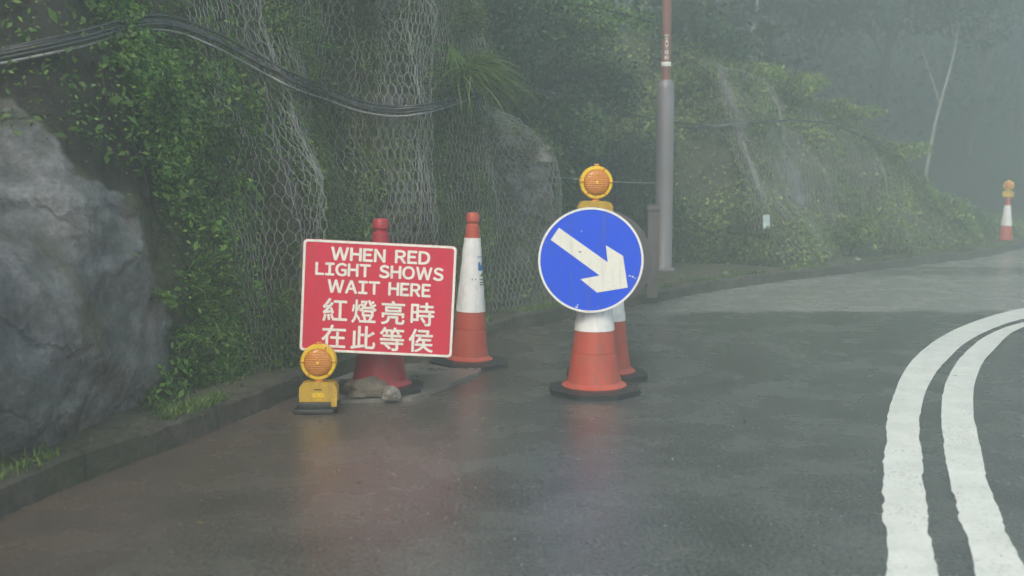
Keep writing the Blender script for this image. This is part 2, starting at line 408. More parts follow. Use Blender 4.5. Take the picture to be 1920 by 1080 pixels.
# ================================================================ SETTING
# kerb line (x, y) of its top edge
kerb_pts = [(-3.2, -6.0), (-2.6, -1.5), (-2.15, 1.5), (-1.84, 3.61), (-1.54, 4.58), (-1.38, 5.16), (-1.20, 5.80), (-.80, 6.80), (-.17, 7.95), (.55, 9.05), (1.46, 10.3),
            (2.5, 11.6), (3.65, 12.8), (5.7, 14.7), (7.7, 16.6), (9.6, 18.9), (13, 21.6), (20, 25.5), (34, 30), (70, 36)]
K = cr_spline(kerb_pts, 420)
Kt = np.gradient(K, axis=0); Kt /= np.linalg.norm(Kt, axis=1)[:, None]
Kn = np.stack([-Kt[:, 1], Kt[:, 0]], 1)          # to the left = away from the road
KH = .125
# ground sheet
gs = 900
mesh_obj('ground', [(-gs, -gs, -.03), (gs, -gs, -.03), (gs, gs, -.03), (-gs, gs, -.03)], [(0, 1, 2, 3)], M['ground'])['kind'] = 'structure'
# road: from under the kerb out to the right
V = []; F = []
off = [0.03, -1.0, -2.5, -5, -9, -14]
for i in range(len(K)):
    for o_ in off:
        p = K[i] + Kn[i] * o_
        V.append((p[0], p[1], 0.0))
no = len(off)
road_poly = []
for i in range(len(K) - 1):
    for j in range(no - 1):
        F.append((i * no + j, i * no + j + 1, (i + 1) * no + j + 1, (i + 1) * no + j))
rd = mesh_obj('road', [(-12, -8, 0), (60, -8, 0), (80, 36, 0)] + [(K[i][0] + Kn[i][0] * .04, K[i][1] + Kn[i][1] * .04, 0) for i in range(len(K) - 1, -1, -3)],
              [tuple(range(3 + len(range(len(K) - 1, -1, -3))))], M['road'])
rd['kind'] = 'structure'
# kerb: section swept along K
def wob(i, s, a): return a * noise.noise(Vector((K[i][0] * s, K[i][1] * s, s)))
V = []; F = []
for i in range(len(K)):
    o1 = wob(i, 3.1, .018) + wob(i, 11, .008); z1 = wob(i, 2.3, .016) + wob(i, 9, .010)
    sec = [(-.012 + o1 * .3, -.02), (-.006 + o1, KH - .02 + z1), (.014 + o1, KH + z1), (.045, KH + z1 + wob(i, 4, .01)), (.05, -.02)]
    for (o_, z) in sec:
        p = K[i] + Kn[i] * o_; V.append((p[0], p[1], z))
for i in range(len(K) - 1):
    for j in range(4): F.append((i * 5 + j, (i + 1) * 5 + j, (i + 1) * 5 + j + 1, i * 5 + j + 1))
arc = np.concatenate([[0], np.cumsum(np.linalg.norm(np.diff(K, axis=0), axis=1))])
m, nt, b = mat('kerb_stones')
at_ = nt.nodes.new('ShaderNodeAttribute'); at_.attribute_name = 'arc'
fr = nt.nodes.new('ShaderNodeMath'); fr.operation = 'FRACT'; nt.links.new(at_.outputs['Fac'], fr.inputs[0])
n1k = noise_n(nt, 7, 8, .7); n2k = noise_n(nt, 1.6, 6, .6); n3k = noise_n(nt, 30, 5, .7)
c = ramp(nt, n1k.outputs[0], [(.3, (.045, .042, .034)), (.55, (.10, .09, .072)), (.72, (.15, .145, .125))]).outputs[0]
c = mixc(nt, ramp(nt, n2k.outputs[0], [(.48, g3(0)), (.62, g3(.8))]).outputs[0], c, (.045, .055, .028))
c = mixc(nt, 1, c, ramp(nt, n3k.outputs[0], [(.3, g3(.65)), (.7, g3(1.35))]).outputs[0], 'MULTIPLY')
c = mixc(nt, ramp(nt, fr.outputs[0], [(.0, g3(1)), (.014, g3(.9)), (.022, g3(0))]).outputs[0], c, (.018, .018, .015))
nt.links.new(c, b.inputs['Base Color']); b.inputs['Roughness'].default_value = .5; bump(nt, b, n1k.outputs[0], 1, .04)
kb = mesh_obj('kerb', V, F, m); kb['kind'] = 'structure'
av = kb.data.attributes.new('arc', 'FLOAT', 'POINT'); av.data.foreach_set('value', np.repeat(arc / .92, 5).astype(np.float32))

# ---------------------------------------------------------------- slope foot and profile
#        X      Y     H    lean  back-rise
FC = [(-3.7, -5.0, 5.5, .18, .7), (-3.1, -1.0, 5.5, .18, .7), (-2.75, 1.5, 5.5, .16, .7), (-2.42, 3.0, 5.5, .14, .7), (-2.12, 4.1, 5.5, .12, .7), (-1.78, 5.2, 5.5, .12, .7),
      (-1.40, 6.3, 5.5, .11, .7), (-.92, 7.35, 5.5, .08, .7), (-.50, 8.1, 5.5, .05, .7), (-.22, 8.55, 5.4, .04, .6), (-.05, 8.75, 2.10, .16, .3), (.20, 8.95, 1.80, .14, .3),
      (.42, 9.15, 1.58, .10, .25), (.52, 9.55, 1.45, .1, .3), (.58, 10.4, 1.3, .3, .5), (.85, 11.8, 2.2, .45, .8), (1.5, 13.4, 3.2, .45, .8),
      (2.5, 13.7, 3.1, .45, .55), (3.35, 13.2, 2.85, .48, .10), (4.3, 14.2, 2.75, .5, .06), (5.4, 15.2, 2.5, .5, .05), (6.5, 16.2, 1.95, .5, .05), (7.6, 17.2, 1.15, .6, .06),
      (9.4, 19.5, .3, .8, .25), (13, 22.5, .4, .8, .6), (20, 26.5, .6, .7, .75), (34, 31, .8, .7, .8), (70, 37, 1, .7, .8)]
FC = np.array(FC, float)
raw = cr_spline(FC, 3000)
seg = np.concatenate([[0], np.cumsum(np.linalg.norm(np.diff(raw[:, :2], axis=0), axis=1))])
UMAX = seg[-1]
def interp(u, col): return np.interp(u, seg, raw[:, col])
# smoothed outward (away from road) direction
us = np.arange(0, UMAX, .05)
fx, fy = interp(us, 0), interp(us, 1)
tx, ty = np.gradient(fx), np.gradient(fy); ln = np.hypot(tx, ty); tx /= ln; ty /= ln
def gs_(a, s):
    k = int(s / .05 * 3); x = np.arange(-k, k + 1) * .05; g = np.exp(-x * x / (2 * s * s)); g /= g.sum()
    return np.convolve(np.pad(a, k, 'edge'), g, 'valid')
nx1, ny1 = -gs_(ty, .25), gs_(tx, .25)
nx2, ny2 = -gs_(ty, 2.2), gs_(tx, 2.2)
for a, b in ((nx1, ny1), (nx2, ny2)):
    l = np.hypot(a, b); a /= l; b /= l
def fbm(P, sc, oct=4, seed=0):
    return np.array([noise.fractal(Vector((p[0] * sc + seed, p[1] * sc, p[2] * sc)), .9, 2.0, oct) for p in P])
uA = lambda X_, Y_: seg[np.argmin((raw[:, 0] - X_) ** 2 + (raw[:, 1] - Y_) ** 2)]
U_NEAR = uA(-2.12, 4.1); U_VEG = uA(-1.78, 5.2); U_NET = uA(-1.40, 6.3); U_COR = uA(-.22, 8.55); U_BLD = uA(.52, 9.55); U_GUL = uA(1.5, 13.4); U_B0 = uA(2.9, 13.5); U_B1 = uA(8.2, 18)
def S(u, t, detail=1.0, lift=0.0):
    """u along the foot (m), t up the profile (m)"""
    u = np.asarray(u, float); t = np.asarray(t, float)
    H = interp(u, 2); lean = interp(u, 3); back = interp(u, 4)
    n1 = np.stack([np.interp(u, us, nx1), np.interp(u, us, ny1)], -1); n2 = np.stack([np.interp(u, us, nx2), np.interp(u, us, ny2)], -1)
    z = np.minimum(t, H)
    over = np.maximum(t - H, 0)
    r = .35
    zc = np.where(t < H - r, t, H - r + r * (1 - np.exp(-np.maximum(t - H + r, 0) / r)))
    z = zc + back * over
    lb = lean * zc
    base = np.stack([interp(u, 0), interp(u, 1)], -1)
    xy = base + n1 * (np.minimum(lb, .5))[:, None] + n2 * (np.maximum(lb - .5, 0) + over + .25 * (1 - np.exp(-over / .3)))[:, None]
    P = np.column_stack([xy, z + .10])
    # big shapes: boulder bulge at the left, recess above it, buttresses under the net
    w1 = np.exp(-((u - U_NEAR) / 1.0) ** 2) * np.exp(-((t - .55) / .75) ** 2) * .34
    w1b = -.70 * np.clip((U_NEAR + .45 - u + .28 * (t - 1.3)) / .5, 0, 1) * (lambda q: q * q * (3 - 2 * q))(np.clip((t - 1.25 + np.clip((u - (U_NEAR - .8)) * .75, 0, 1.1)) / .55, 0, 1))
    w2 = .14 * np.exp(-((u - (U_NET - .1 + .12 * t)) / .28) ** 2) + .16 * np.exp(-((u - (U_NET + 1.35)) / .35) ** 2) * np.clip(t / 1.0, 0, 1) - .10 * np.exp(-((u - (U_NET + .75)) / .3) ** 2)
    w3 = .15 * np.exp(-((u - uA(3.9, 13.8)) / .5) ** 2) + .12 * np.exp(-((u - uA(6.0, 15.7)) / .5) ** 2)
    bul = w1 + w1b + w2 + w3
    amp = np.where(u < U_B0, 1.0, 1.4)
    big = fbm(P, .9, 3, 3.0) * .13 * amp
    P[:, :2] -= n1 * (bul + big + lift)[:, None]
    if detail:
        d = fbm(P, 3.2, 5, 9.0) * .055 * detail * np.where(u < U_VEG - .3, .9, 1.0)
        # blocky cracks
        P[:, :2] -= n1 * d[:, None]; P[:, 2] += d * .5 * np.clip(t, 0, 1)
    return P
def grid_mesh(name, U, T, m):
    uu, tt = np.meshgrid(U, T, indexing='ij'); P = S(uu.ravel(), tt.ravel())
    a, b = len(U), len(T)
    i = np.arange(a - 1)[:, None] * b; j = np.arange(b - 1)[None, :]
    F = np.stack([i + j, i + b + j, i + b + j + 1, i + j + 1], -1).reshape(-1, 4)
    o = np_mesh(name, P, F, m, smooth=True); o['kind'] = 'structure'
    return o, uu, tt, P
UG = np.concatenate([np.arange(0, U_NEAR - 2, .2), np.arange(U_NEAR - 2, U_BLD + .5, .045), np.arange(U_BLD + .5, U_B1 + 2, .1), np.arange(U_B1 + 2, UMAX - .1, .6)])
TG = np.concatenate([np.arange(-.25, 3.6, .05), np.arange(3.6, 6.5, .15), np.arange(6.5, 14, .5), np.arange(14, 60, 2)])
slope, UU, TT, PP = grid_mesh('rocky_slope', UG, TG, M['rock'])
_u, _t = UU.ravel(), TT.ravel(); _px, _py, _ = proj(PP)
ROCKX = lambda py: np.interp(py, [120, 190, 260, 330, 360, 400, 440, 560, 640, 700, 790, 850], [-200, 30, 110, 150, 225, 270, 262, 300, 330, 310, 250, 180])
_near = _u < U_NET - .2
bare = np.where(_near, np.clip(.5 + (ROCKX(_py) - _px) / 60, 0, 1), 0.0)
for uc, wd in ((U_NET + .02, .13), (U_NET + 1.3, .14), (uA(4.4, 14.3), .28), ((U_COR + U_BLD) / 2 + .1, .35)): bare = np.maximum(bare, np.clip(1.1 - np.abs(_u - uc) / wd * .6, 0, 1) * .85)
shadez = np.where(_near & (_u < U_VEG), np.clip(.5 + (_px - ROCKX(_py)) / 50, 0, 1) * np.clip(.5 + (_t - .9) * 1.2, 0, 1), 0.0)  # mask for the shade painted into the hollow above the bare rock
earthz = np.maximum(np.clip((_t - interp(_u, 2)) * 1.2, 0, 1), np.clip(1 - np.abs(_u - (U_BLD + U_GUL + 1.2) / 2) / ((U_GUL - U_BLD) / 2 + .6), 0, .35) * 3)
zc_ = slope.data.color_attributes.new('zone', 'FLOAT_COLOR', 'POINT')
zc_.data.foreach_set('color', np.column_stack([bare, shadez, np.clip(earthz, 0, 1), np.ones(len(_u))]).astype(np.float32).ravel())

# verge between the kerb and the foot of the slope
V = []; F = []; ncol = 10
for i in range(len(K)):
    k0 = K[i] + Kn[i] * .042
    j = np.argmin((raw[:, 0] - K[i][0]) ** 2 + (raw[:, 1] - K[i][1]) ** 2)
    fdir = np.array([raw[j, 0], raw[j, 1]]) - k0
    wd = max(.25, float(fdir @ Kn[i])) + .9
    if 9.3 < K[i][1] < 13.2: wd = max(wd, 4.6)
    for c in range(ncol):
        p = k0 + Kn[i] * wd * c / (ncol - 1)
        zz = KH - .004 + .03 * noise.noise(Vector((p[0] * 3, p[1] * 3, 0))) * min(1, c) + .05 * (c / (ncol - 1))
        V.append((p[0], p[1], zz if c else KH - .012))
for i in range(len(K) - 1):
    for c in range(ncol - 1): F.append((i * ncol + c, (i + 1) * ncol + c, (i + 1) * ncol + c + 1, i * ncol + c + 1))
mesh_obj('verge', V, F, M['verge'], smooth=True)['kind'] = 'structure'

# double white line (edges read on the road plane)
def poly_strip(name, left, right, z):
    n = 160
    L = cr_spline([tuple(at_z(x, y)[:2]) for x, y in left] , n); Rr = cr_spline([tuple(at_z(x, y)[:2]) for x, y in right], n)
    V = []
    for i in range(n):
        a, b = L[i], Rr[i]; d = (b - a) / np.linalg.norm(b - a)
        a = a + d * .014 * noise.fractal(Vector((a[1] * 5, 1.3, 0)), .8, 2, 4) + d * .003 * random.uniform(-1, 1)
        b = b + d * .014 * noise.fractal(Vector((b[1] * 4, 7.7, 0)), .8, 2, 4) + d * .003 * random.uniform(-1, 1)
        V += [(a[0], a[1], z), (b[0], b[1], z)]
    F = [(2 * i, 2 * i + 1, 2 * i + 3, 2 * i + 2) for i in range(n - 1)]
    o = mesh_obj(name, V, F, M['paint']); o['kind'] = 'structure'; return o
poly_strip('road_marking', [(1672, 1500), (1662, 1200), (1660, 1080), (1655, 930), (1660, 840), (1668, 765), (1700, 690), (1750, 642), (1820, 606), (1920, 578), (2080, 552), (2300, 530)],
           [(1830, 1500), (1785, 1200), (1757, 1080), (1735, 950), (1728, 860), (1724, 790), (1736, 735), (1768, 684), (1826, 634), (1920, 598), (2080, 566), (2300, 538)], .004)
poly_strip('road_marking', [(1960, 1500), (1872, 1200), (1828, 1080), (1795, 960), (1775, 870), (1765, 790), (1772, 722), (1806, 666), (1858, 626), (1930, 602), (2080, 571), (2300, 542)],
           [(2090, 1500), (1990, 1200), (1926, 1080), (1882, 985), (1850, 900), (1836, 830), (1824, 760), (1834, 700), (1862, 658), (1925, 612), (2080, 583), (2300, 550)], .004)

# pale concrete apron beside the kerb by the red cone
ap = [at_z(x, y, .0) for x, y in [(560, 744), (640, 757), (772, 752), (800, 744), (898, 703), (905, 692), (860, 684), (730, 690), (620, 712)]]
bm = bmesh.new(); a = [bm.verts.new((p.x, p.y, -.01)) for p in ap]; b_ = [bm.verts.new((p.x, p.y, .022)) for p in ap]
bm.faces.new(b_); n = len(ap)
for i in range(n): bm.faces.new((a[i], a[(i + 1) % n], b_[(i + 1) % n], b_[i]))
o = bm_obj('pavement', bm, M['concrete'], smooth=False, bevel=.006); o['kind'] = 'structure'

# ================================================================ vegetation on the slope
def scatter(n, u0, u1, t0, t1, keep, lift=(.0, .10), out=.6):
    u = rng.uniform(u0, u1, n); t = rng.uniform(t0, t1, n)
    P0 = S(u, t, 1.0)
    e = .03; Pu = S(u + e, t, 0.0) - S(u, t, 0.0); Pt = S(u, t + e, 0.0) - S(u, t, 0.0)
    nr = np.cross(Pu, Pt); nr /= np.linalg.norm(nr, axis=1)[:, None] + 1e-9
    k = keep(u, t, P0); P0, nr = P0[k], nr[k]
    P0 = P0 + nr * rng.uniform(*lift, size=len(P0))[:, None]
    return P0, nr
def clump(P, sc=1.6, seed=20): return np.array([noise.noise(Vector((p[0] * sc + seed, p[1] * sc, p[2] * sc))) for p in P])
test = S(np.array([U_NET, U_NET + .03]), np.array([1., 1.]), 0); test2 = S(np.array([U_NET]), np.array([1.03]), 0)
SGN = 1.0 if np.cross(test[1] - test[0], test2[0] - test[0])[1] < 0 else -1.0
def keep_bank(u, t, P):
    px, py, _ = proj(P); c = clump(P)
    # boundary of the bare rock: a diagonal running down to the right
    bd = np.interp(py, [-200, 0, 200, 330, 480, 600, 700, 760], [130, 165, 215, 270, 325, 335, 300, 250])
    left = px < bd + c * 60
    p = np.where(left, np.where((py < 250 + px * .35) & (px > -200), .10, .0004), np.clip(.55 + c * 1.6, .12, 1))
    p = np.where((px > 470), p * .55, p)
    p = np.where((px > 470) & (px < 570) & (py < 640), p * .35, p)
    return rng.random(len(u)) < p
P1, n1_ = scatter(190000, U_NEAR - 1.0, U_NET + .1, .0, 3.4, keep_bank, (.0, .13))
nn = n1_ * SGN * .8 + np.array([0, -.1, .5]) + rng.normal(size=P1.shape) * .55
leaves('bank_leaves', P1 + n1_ * 0, nn, np.clip(rng.lognormal(-3.65, .42, len(P1)), .009, .085), M['leaf_bank'])['kind'] = 'stuff'
def keep_net(u, t, P):
    c = clump(P, 2.0, 40); pl = np.exp(-((u - (U_NET + 1.15)) / .16) ** 2)
    p = np.clip(.52 + c * 1.5, .12, 1) * (1 - .8 * pl)
    p = p * np.where(u > U_COR, .12, 1)
    return rng.random(len(u)) < p
P2, n2_ = scatter(210000, U_NET, U_BLD, .0, 3.4, keep_net, (.0, .13))
nn = n2_ * SGN * .8 + np.array([0, 0, .4]) + rng.normal(size=P2.shape) * .6
leaves('netted_leaves', P2, nn, np.clip(rng.lognormal(-3.75, .42, len(P2)), .009, .075), M['leaf_net'])['kind'] = 'stuff'
def keep_b(u, t, P):
    c = clump(P, 1.1, 60)
    strip = np.exp(-((u - uA(4.4, 14.3)) / .22) ** 2)
    return rng.random(len(u)) < np.clip(.5 + c * 1.5, .1, 1) * (1 - .85 * strip)
P3, n3_ = scatter(130000, U_GUL - .5, U_B1 + 3.5, 0, 5.5, keep_b, (.0, .18))
nn = n3_ * SGN * .7 + np.array([0, 0, .6]) + rng.normal(size=P3.shape) * .55
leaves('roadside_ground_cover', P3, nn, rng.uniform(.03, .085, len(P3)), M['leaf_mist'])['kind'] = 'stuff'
P4, n4_ = scatter(26000, U_BLD, U_GUL, 0, 6, lambda u, t, P: rng.random(len(u)) < .8, (.0, .25))
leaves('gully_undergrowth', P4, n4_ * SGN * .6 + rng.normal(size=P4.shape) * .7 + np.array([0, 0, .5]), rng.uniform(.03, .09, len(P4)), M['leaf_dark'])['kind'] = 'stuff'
# forest mass on the hill behind
def keep_f(u, t, P): return (P[:, 1] > 11) & (rng.random(len(u)) < np.clip(.6 + clump(P, .35, 80) * 1.2, .15, 1))
P5, n5_ = scatter(230000, U_BLD, UMAX * .72, 3.0, 26, keep_f, (.0, 1.3))
P5[:, 2] += rng.uniform(0, .6, len(P5))
leaves('far_woodland', P5, rng.normal(size=P5.shape) + np.array([0, -.4, .5]), rng.uniform(.10, .30, len(P5)), M['leaf_far'])['kind'] = 'stuff'

# grass blades at foot and hanging from the bank
def grass_from(P, nr, lmin, lmax, wd, up=.8, sag=.55, name='grass', m='grass'):
    d = nr * SGN * .6 + rng.normal(size=P.shape) * .35 + np.array([0, 0, up])
    return blades(name, P, d, rng.uniform(lmin, lmax, len(P)), np.full(len(P), wd), M[m], sag=sag)
Pg, ng = scatter(20000, U_NEAR + .2, U_NET + .5, 0.0, .9, lambda u, t, P: (rng.random(len(u)) < np.clip(.9 - t, .05, 1) * np.clip(.5 + clump(P, 2.5, 3) * 2, 0, 1)) & (proj(P)[0] > 340), (0, .05))
o = grass_from(Pg, ng, .06, .24, .007, .8, .5, 'foot_grass'); o['kind'] = 'stuff'
Pg, ng = scatter(90000, U_NEAR, U_BLD, .2, 3.4, lambda u, t, P: (rng.random(len(u)) < np.clip(.4 + clump(P, 2.0, 5) * 2.0, .08, 1) * np.where(u < U_NET - .3, .25, np.where(u > U_COR, .15, 1))) & (proj(P)[0] > 340), (0, .09))
o = grass_from(Pg, ng, .04, .17, .0045, .15, .9, 'hanging_grass', 'dry'); o['kind'] = 'stuff'
Pg, ng = scatter(30000, U_GUL, U_B1 + 3, 0, 4, lambda u, t, P: rng.random(len(u)) < np.clip(.45 + clump(P, 1.2, 15) * 2, 0, 1), (.02, .15))
grass_from(Pg, ng, .10, .34, .012, .7, .7, 'bank_grass')['kind'] = 'stuff'
# verge grass
vp = []
for _ in range(12000):
    i = random.randrange(60, 330); o_ = random.uniform(.0, .1) if random.random() < .35 else random.uniform(.06, .55)
    p = K[i] + Kn[i] * o_
    if noise.noise(Vector((p[0] * 2, p[1] * 2, 4))) > (-.1 if p[1] > 5 else .0): vp.append((p[0], p[1], KH - .005))
vp = np.array(vp); d = rng.normal(size=vp.shape) * .5 + np.array([0, 0, 1.])
blades('verge_grass', vp, d, rng.uniform(.03, .11, len(vp)), np.full(len(vp), .005), M['grass'], sag=.4)['kind'] = 'stuff'

# ================================================================ wire netting
def hexnet(u0, u1, t0, t1, w_, h_, lift, shear=0.0, pleats=(), r=.0022, jitter=.006):
    cols = int((u1 - u0) / w_); rows = int((t1 - t0) / h_)
    tw = h_ * .42
    A = []; B = []
    for j in range(rows):
        y = t0 + j * h_; xo = (j % 2) * w_ / 2
        for i in range(cols):
            x = u0 + i * w_ + xo
            A.append((x, y)); B.append((x, y + tw))
            A.append((x, y + tw)); B.append((x - w_ / 2, y + h_))
            A.append((x, y + tw)); B.append((x + w_ / 2, y + h_))
    A = np.array(A); B = np.array(B)
    def mp(Q):
        u = Q[:, 0] + shear * Q[:, 1] + .03 * np.sin(Q[:, 1] * 3.1 + Q[:, 0] * 2) ; t = Q[:, 1]
        l = np.full(len(u), lift) + .03 * np.sin(u * 5.3) * np.sin(t * 2.9 + 1)
        for (uc, sl, wd, am) in pleats: l = l + am * np.exp(-((u - uc - sl * t) / wd) ** 2)
        P = S(u, t, 0.0, 0.0)
        n = np.stack([np.interp(u, us, nx1), np.interp(u, us, ny1)], -1)
        P[:, :2] -= n * l[:, None]
        # same jitter for coincident knots
        kx = np.round(Q[:, 0] / (w_ / 2)).astype(int); ky = np.round((Q[:, 1] - t0) / h_ * 50).astype(int)
        hsh = (kx * 73856093 ^ ky * 19349663) & 0xffff
        P[:, 0] += ((hsh & 255) / 255 - .5) * jitter * 2; P[:, 2] += ((hsh >> 8) / 255 - .5) * jitter * 2
        return P
    Pa, Pb = mp(A), mp(B)
    T = Pb - Pa; T /= np.linalg.norm(T, axis=1)[:, None] + 1e-9
    up = np.array([.3, .2, .93]); X = np.cross(T, up); X /= np.linalg.norm(X, axis=1)[:, None] + 1e-9; Y = np.cross(T, X)
    twist = np.zeros(len(A)); twist[0::3] = 1
    rr = np.where(twist > 0, r * 1.5, r)
    V = []
    for k in range(3):
        a = 2 * math.pi * k / 3; V.append(Pa + (X * math.cos(a) + Y * math.sin(a)) * rr[:, None])
    for k in range(3):
        a = 2 * math.pi * k / 3; V.append(Pb + (X * math.cos(a) + Y * math.sin(a)) * rr[:, None])
    V = np.stack(V, 1).reshape(-1, 3); n = len(A); b = np.arange(n)[:, None] * 6
    F = np.concatenate([b + np.array([[0, 1, 4, 3]]), b + np.array([[1, 2, 5, 4]]), b + np.array([[2, 0, 3, 5]])])
    return V, F
def net(name, label, nets):
    Vs = []; Fs = []; base = 0
    for a in nets:
        v, f = hexnet(**a); Vs.append(v); Fs.append(f + base); base += len(v)
    o = np_mesh(name, np.concatenate(Vs), np.concatenate(Fs), M['wire'])
    return tag(o, label, 'wire netting', 'wire netting panels draped over the slope')
net('wire_netting', 'grey hexagonal wire netting draped over the leafy bank left of the red sign',
    [dict(u0=U_NET - .62, u1=U_NET + .18, t0=.0, t1=4.2, w_=.042, h_=.07, lift=.085, r=.0018, shear=-.06, pleats=((U_NET + .02, -.06, .05, .10), (U_NET - .18, -.03, .05, .06)))])
net('wire_netting', 'pleated hexagonal wire netting hanging down the tall rock face above the red sign',
    [dict(u0=U_NET - .12, u1=U_COR + .02, t0=.0, t1=4.4, w_=.044, h_=.076, lift=.10, r=.0019, shear=0.0, pleats=((U_NET + 1.25, .0, .06, .09), (U_NET + 1.5, .02, .05, .07), (U_NET + .9, .0, .05, .05))),
     dict(u0=U_NET + 1.05, u1=U_NET + 1.55, t0=.0, t1=4.4, w_=.04, h_=.076, lift=.125, r=.0019, shear=0.01)])
net('wire_netting', 'hexagonal wire netting wrapped tightly round the low boulder left of the blue arrow sign',
    [dict(u0=U_COR + .03, u1=U_BLD + .1, t0=.0, t1=2.3, w_=.062, h_=.062, lift=.045, r=.0023, shear=-.05)])
net('wire_netting', 'wire netting hanging on the bank right of the tall grey post',
    [dict(u0=U_B0 + .2, u1=uA(5.0, 14.8), t0=.1, t1=3.0, w_=.075, h_=.10, lift=.17, r=.0023, shear=-.08, pleats=((uA(4.4, 14.3), -.1, .16, .03),))])
net('wire_netting', 'wire netting over the farthest low part of the bank by the misty bend',
    [dict(u0=uA(5.05, 14.85), u1=uA(7.2, 16.8), t0=.1, t1=2.2, w_=.085, h_=.10, lift=.14, r=.0022)])

# ================================================================ pixel -> slope lookup, cables
gu = np.arange(U_NEAR - 2.5, U_B1 + 1, .05); gt = np.arange(0, 4.2, .05)
GU, GT = np.meshgrid(gu, gt, indexing='ij'); GP = S(GU.ravel(), GT.ravel(), 0)
gpx, gpy, gdep = proj(GP)
def on_slope(x, y, lift=.1, umin=None, umax=None):
    d = (gpx - x) ** 2 + (gpy - y) ** 2 + gdep * 2
    if umin is not None: d = np.where((GU.ravel() < umin) | (GU.ravel() > umax), 1e9, d)
    k = np.argmin(d); p = GP[k].copy(); u = GU.ravel()[k]
    p[0] -= np.interp(u, us, nx1) * lift; p[1] -= np.interp(u, us, ny1) * lift
    dd = p[1]; q = at_y(x, y, dd)        # keep exact height/side at that depth
    return np.array(q)
from mathutils.bvhtree import BVHTree
def _bvh(o): return BVHTree.FromPolygons([tuple(v.co) for v in o.data.vertices], [tuple(p.vertices) for p in o.data.polygons])
_trees = [_bvh(o) for o in C.objects if o.name.split('.')[0] in ('rocky_slope', 'wire_netting')]
def front_y(x, y, ymax=9.3):
    """distance (along Y) of the frontmost slope or netting near this line of sight"""
    best = []
    for dx in (-12, -6, 0, 6, 12):
        for dy in (-14, -7, 0, 7, 14):
            d = ray(x + dx, y + dy).normalized(); m_ = 1e9
            for tr in _trees:
                h = tr.ray_cast(cam.location, d)
                if h[0] is not None: m_ = min(m_, h[0].y)
            if m_ < ymax: best.append(m_)
    return min(best) if best else (8.6 if ymax < 10 else 16.2)
def cable(name, pts, label, lifts, umin, umax, offs, rads, mats, cat='cable', front=False):
    root = tag(empty(name, (0, 0, 0)), label, cat, 'cables slung along the slope')
    base = [on_slope(x, y, l, umin, umax) for (x, y), l in zip(pts, lifts)]
    if front:
        dep = np.array([front_y(x, y, 9.3 if front is True else front) for x, y in pts]); dep = np.minimum(dep, np.convolve(np.pad(dep, 1, 'edge'), [.25, .5, .25], 'valid')) - .05
        base = [np.array(at_y(x, y, d)) for (x, y), d in zip(pts, dep)]
    first = Vector(base[0]); root.location = first
    for (dx, dz, sagz), r, m in zip(offs, rads, mats):
        P = cr_spline([np.array([b[0] + dx, b[1] + dx * .5, b[2] + dz + sagz * math.sin(math.pi * i / (len(base) - 1))]) for i, b in enumerate(base)], 120)
        P = P + np.array([0, 0, 1]) * (np.sin(np.linspace(0, 13, 120)) * .004)[:, None] - np.array(first)
        v, f = tube_np([P], r, 8)
        np_mesh('cable_strand', v, f, M[m], root, True)
    return root
cA = [(-260, 130), (-60, 112), (0, 104), (150, 72), (260, 42), (330, 44), (400, 70), (435, 88), (470, 108), (505, 128), (540, 147), (575, 162), (610, 174), (650, 189), (690, 200), (745, 206), (800, 200), (850, 188), (885, 174)]
cable('slung_cable', cA, 'bundle of black cables sagging across the netted rock face above the red sign', [.34] * 19, U_NEAR - 2.5, U_COR + .05,
      [(0, 0, 0), (.01, -.017, .005), (0, .014, .025), (.0, -.034, -.012), (-.015, .004, .01)], [.011, .010, .008, .006, .010], ['cable', 'cable', 'cable', 'cable_grey', 'cable'], front=True)
cB = [(1285, 232), (1340, 236), (1420, 228), (1500, 226), (1560, 232), (1610, 250), (1655, 268)]
cable('slung_cable', cB, 'thin black cables running along the misty bank right of the tall post', [.3] * 7, U_B0 - 1.0, U_B1, [(0, 0, 0), (0, -.05, .05)], [.017, .014], ['cable', 'cable'], front=19.0)
pc = [np.array(at_y(x, y, Y)) for x, y, Y in [(890, 172, 8.6), (980, 165, 9.6), (1060, 180, 10.8), (1120, 197, 11.6), (1170, 212, 12.2), (1245, 226, 12.95), (1285, 232, 13.2)]]
v, f = tube_np([cr_spline(pc, 60)], .012, 8)
tag(np_mesh('slung_cable', v, f, M['cable'], None, True), 'single dark cable crossing the shadowy gully left of the tall grey post', 'cable', 'cables slung along the slope')
# stay wire from boulder net to post
a = at_y(1040, 332, 9.5); b2 = at_y(1236, 343, 12.75)
v, f = tube_np([np.linspace(np.array(a), np.array(b2), 12) - np.array([0, 0, 1]) * (np.sin(np.linspace(0, math.pi, 12)) * .015)[:, None]], .006, 6)
tag(np_mesh('stay_wire', v, f, M['wire'], None, True), 'thin straight pale wire between the netted boulder and the grey post', 'wire')
# dry stalks poking out of the net under the cable
st = []
for pl in ([(612, 172), (630, 190), (652, 216)], [(545, 182), (562, 180), (585, 196)], [(545, 138), (575, 142), (585, 150)], [(468, 10), (520, 42), (560, 70)]):
    st.append(cr_spline([on_slope(x, y, .2, U_NEAR, U_COR) for x, y in pl], 12))
v, f = tube_np(st[:1], .0035, 5); tag(np_mesh('dry_stalk', v, f, M['palebark'], None, True), 'long pale dry stalk poking down from the cables above the red sign', 'stalk', 'dry stalks caught in the netting')
v, f = tube_np(st[1:2], .003, 5); tag(np_mesh('dry_stalk', v, f, M['palebark'], None, True), 'short bent dry stalk in the net just left of the longer pale one', 'stalk', 'dry stalks caught in the netting')

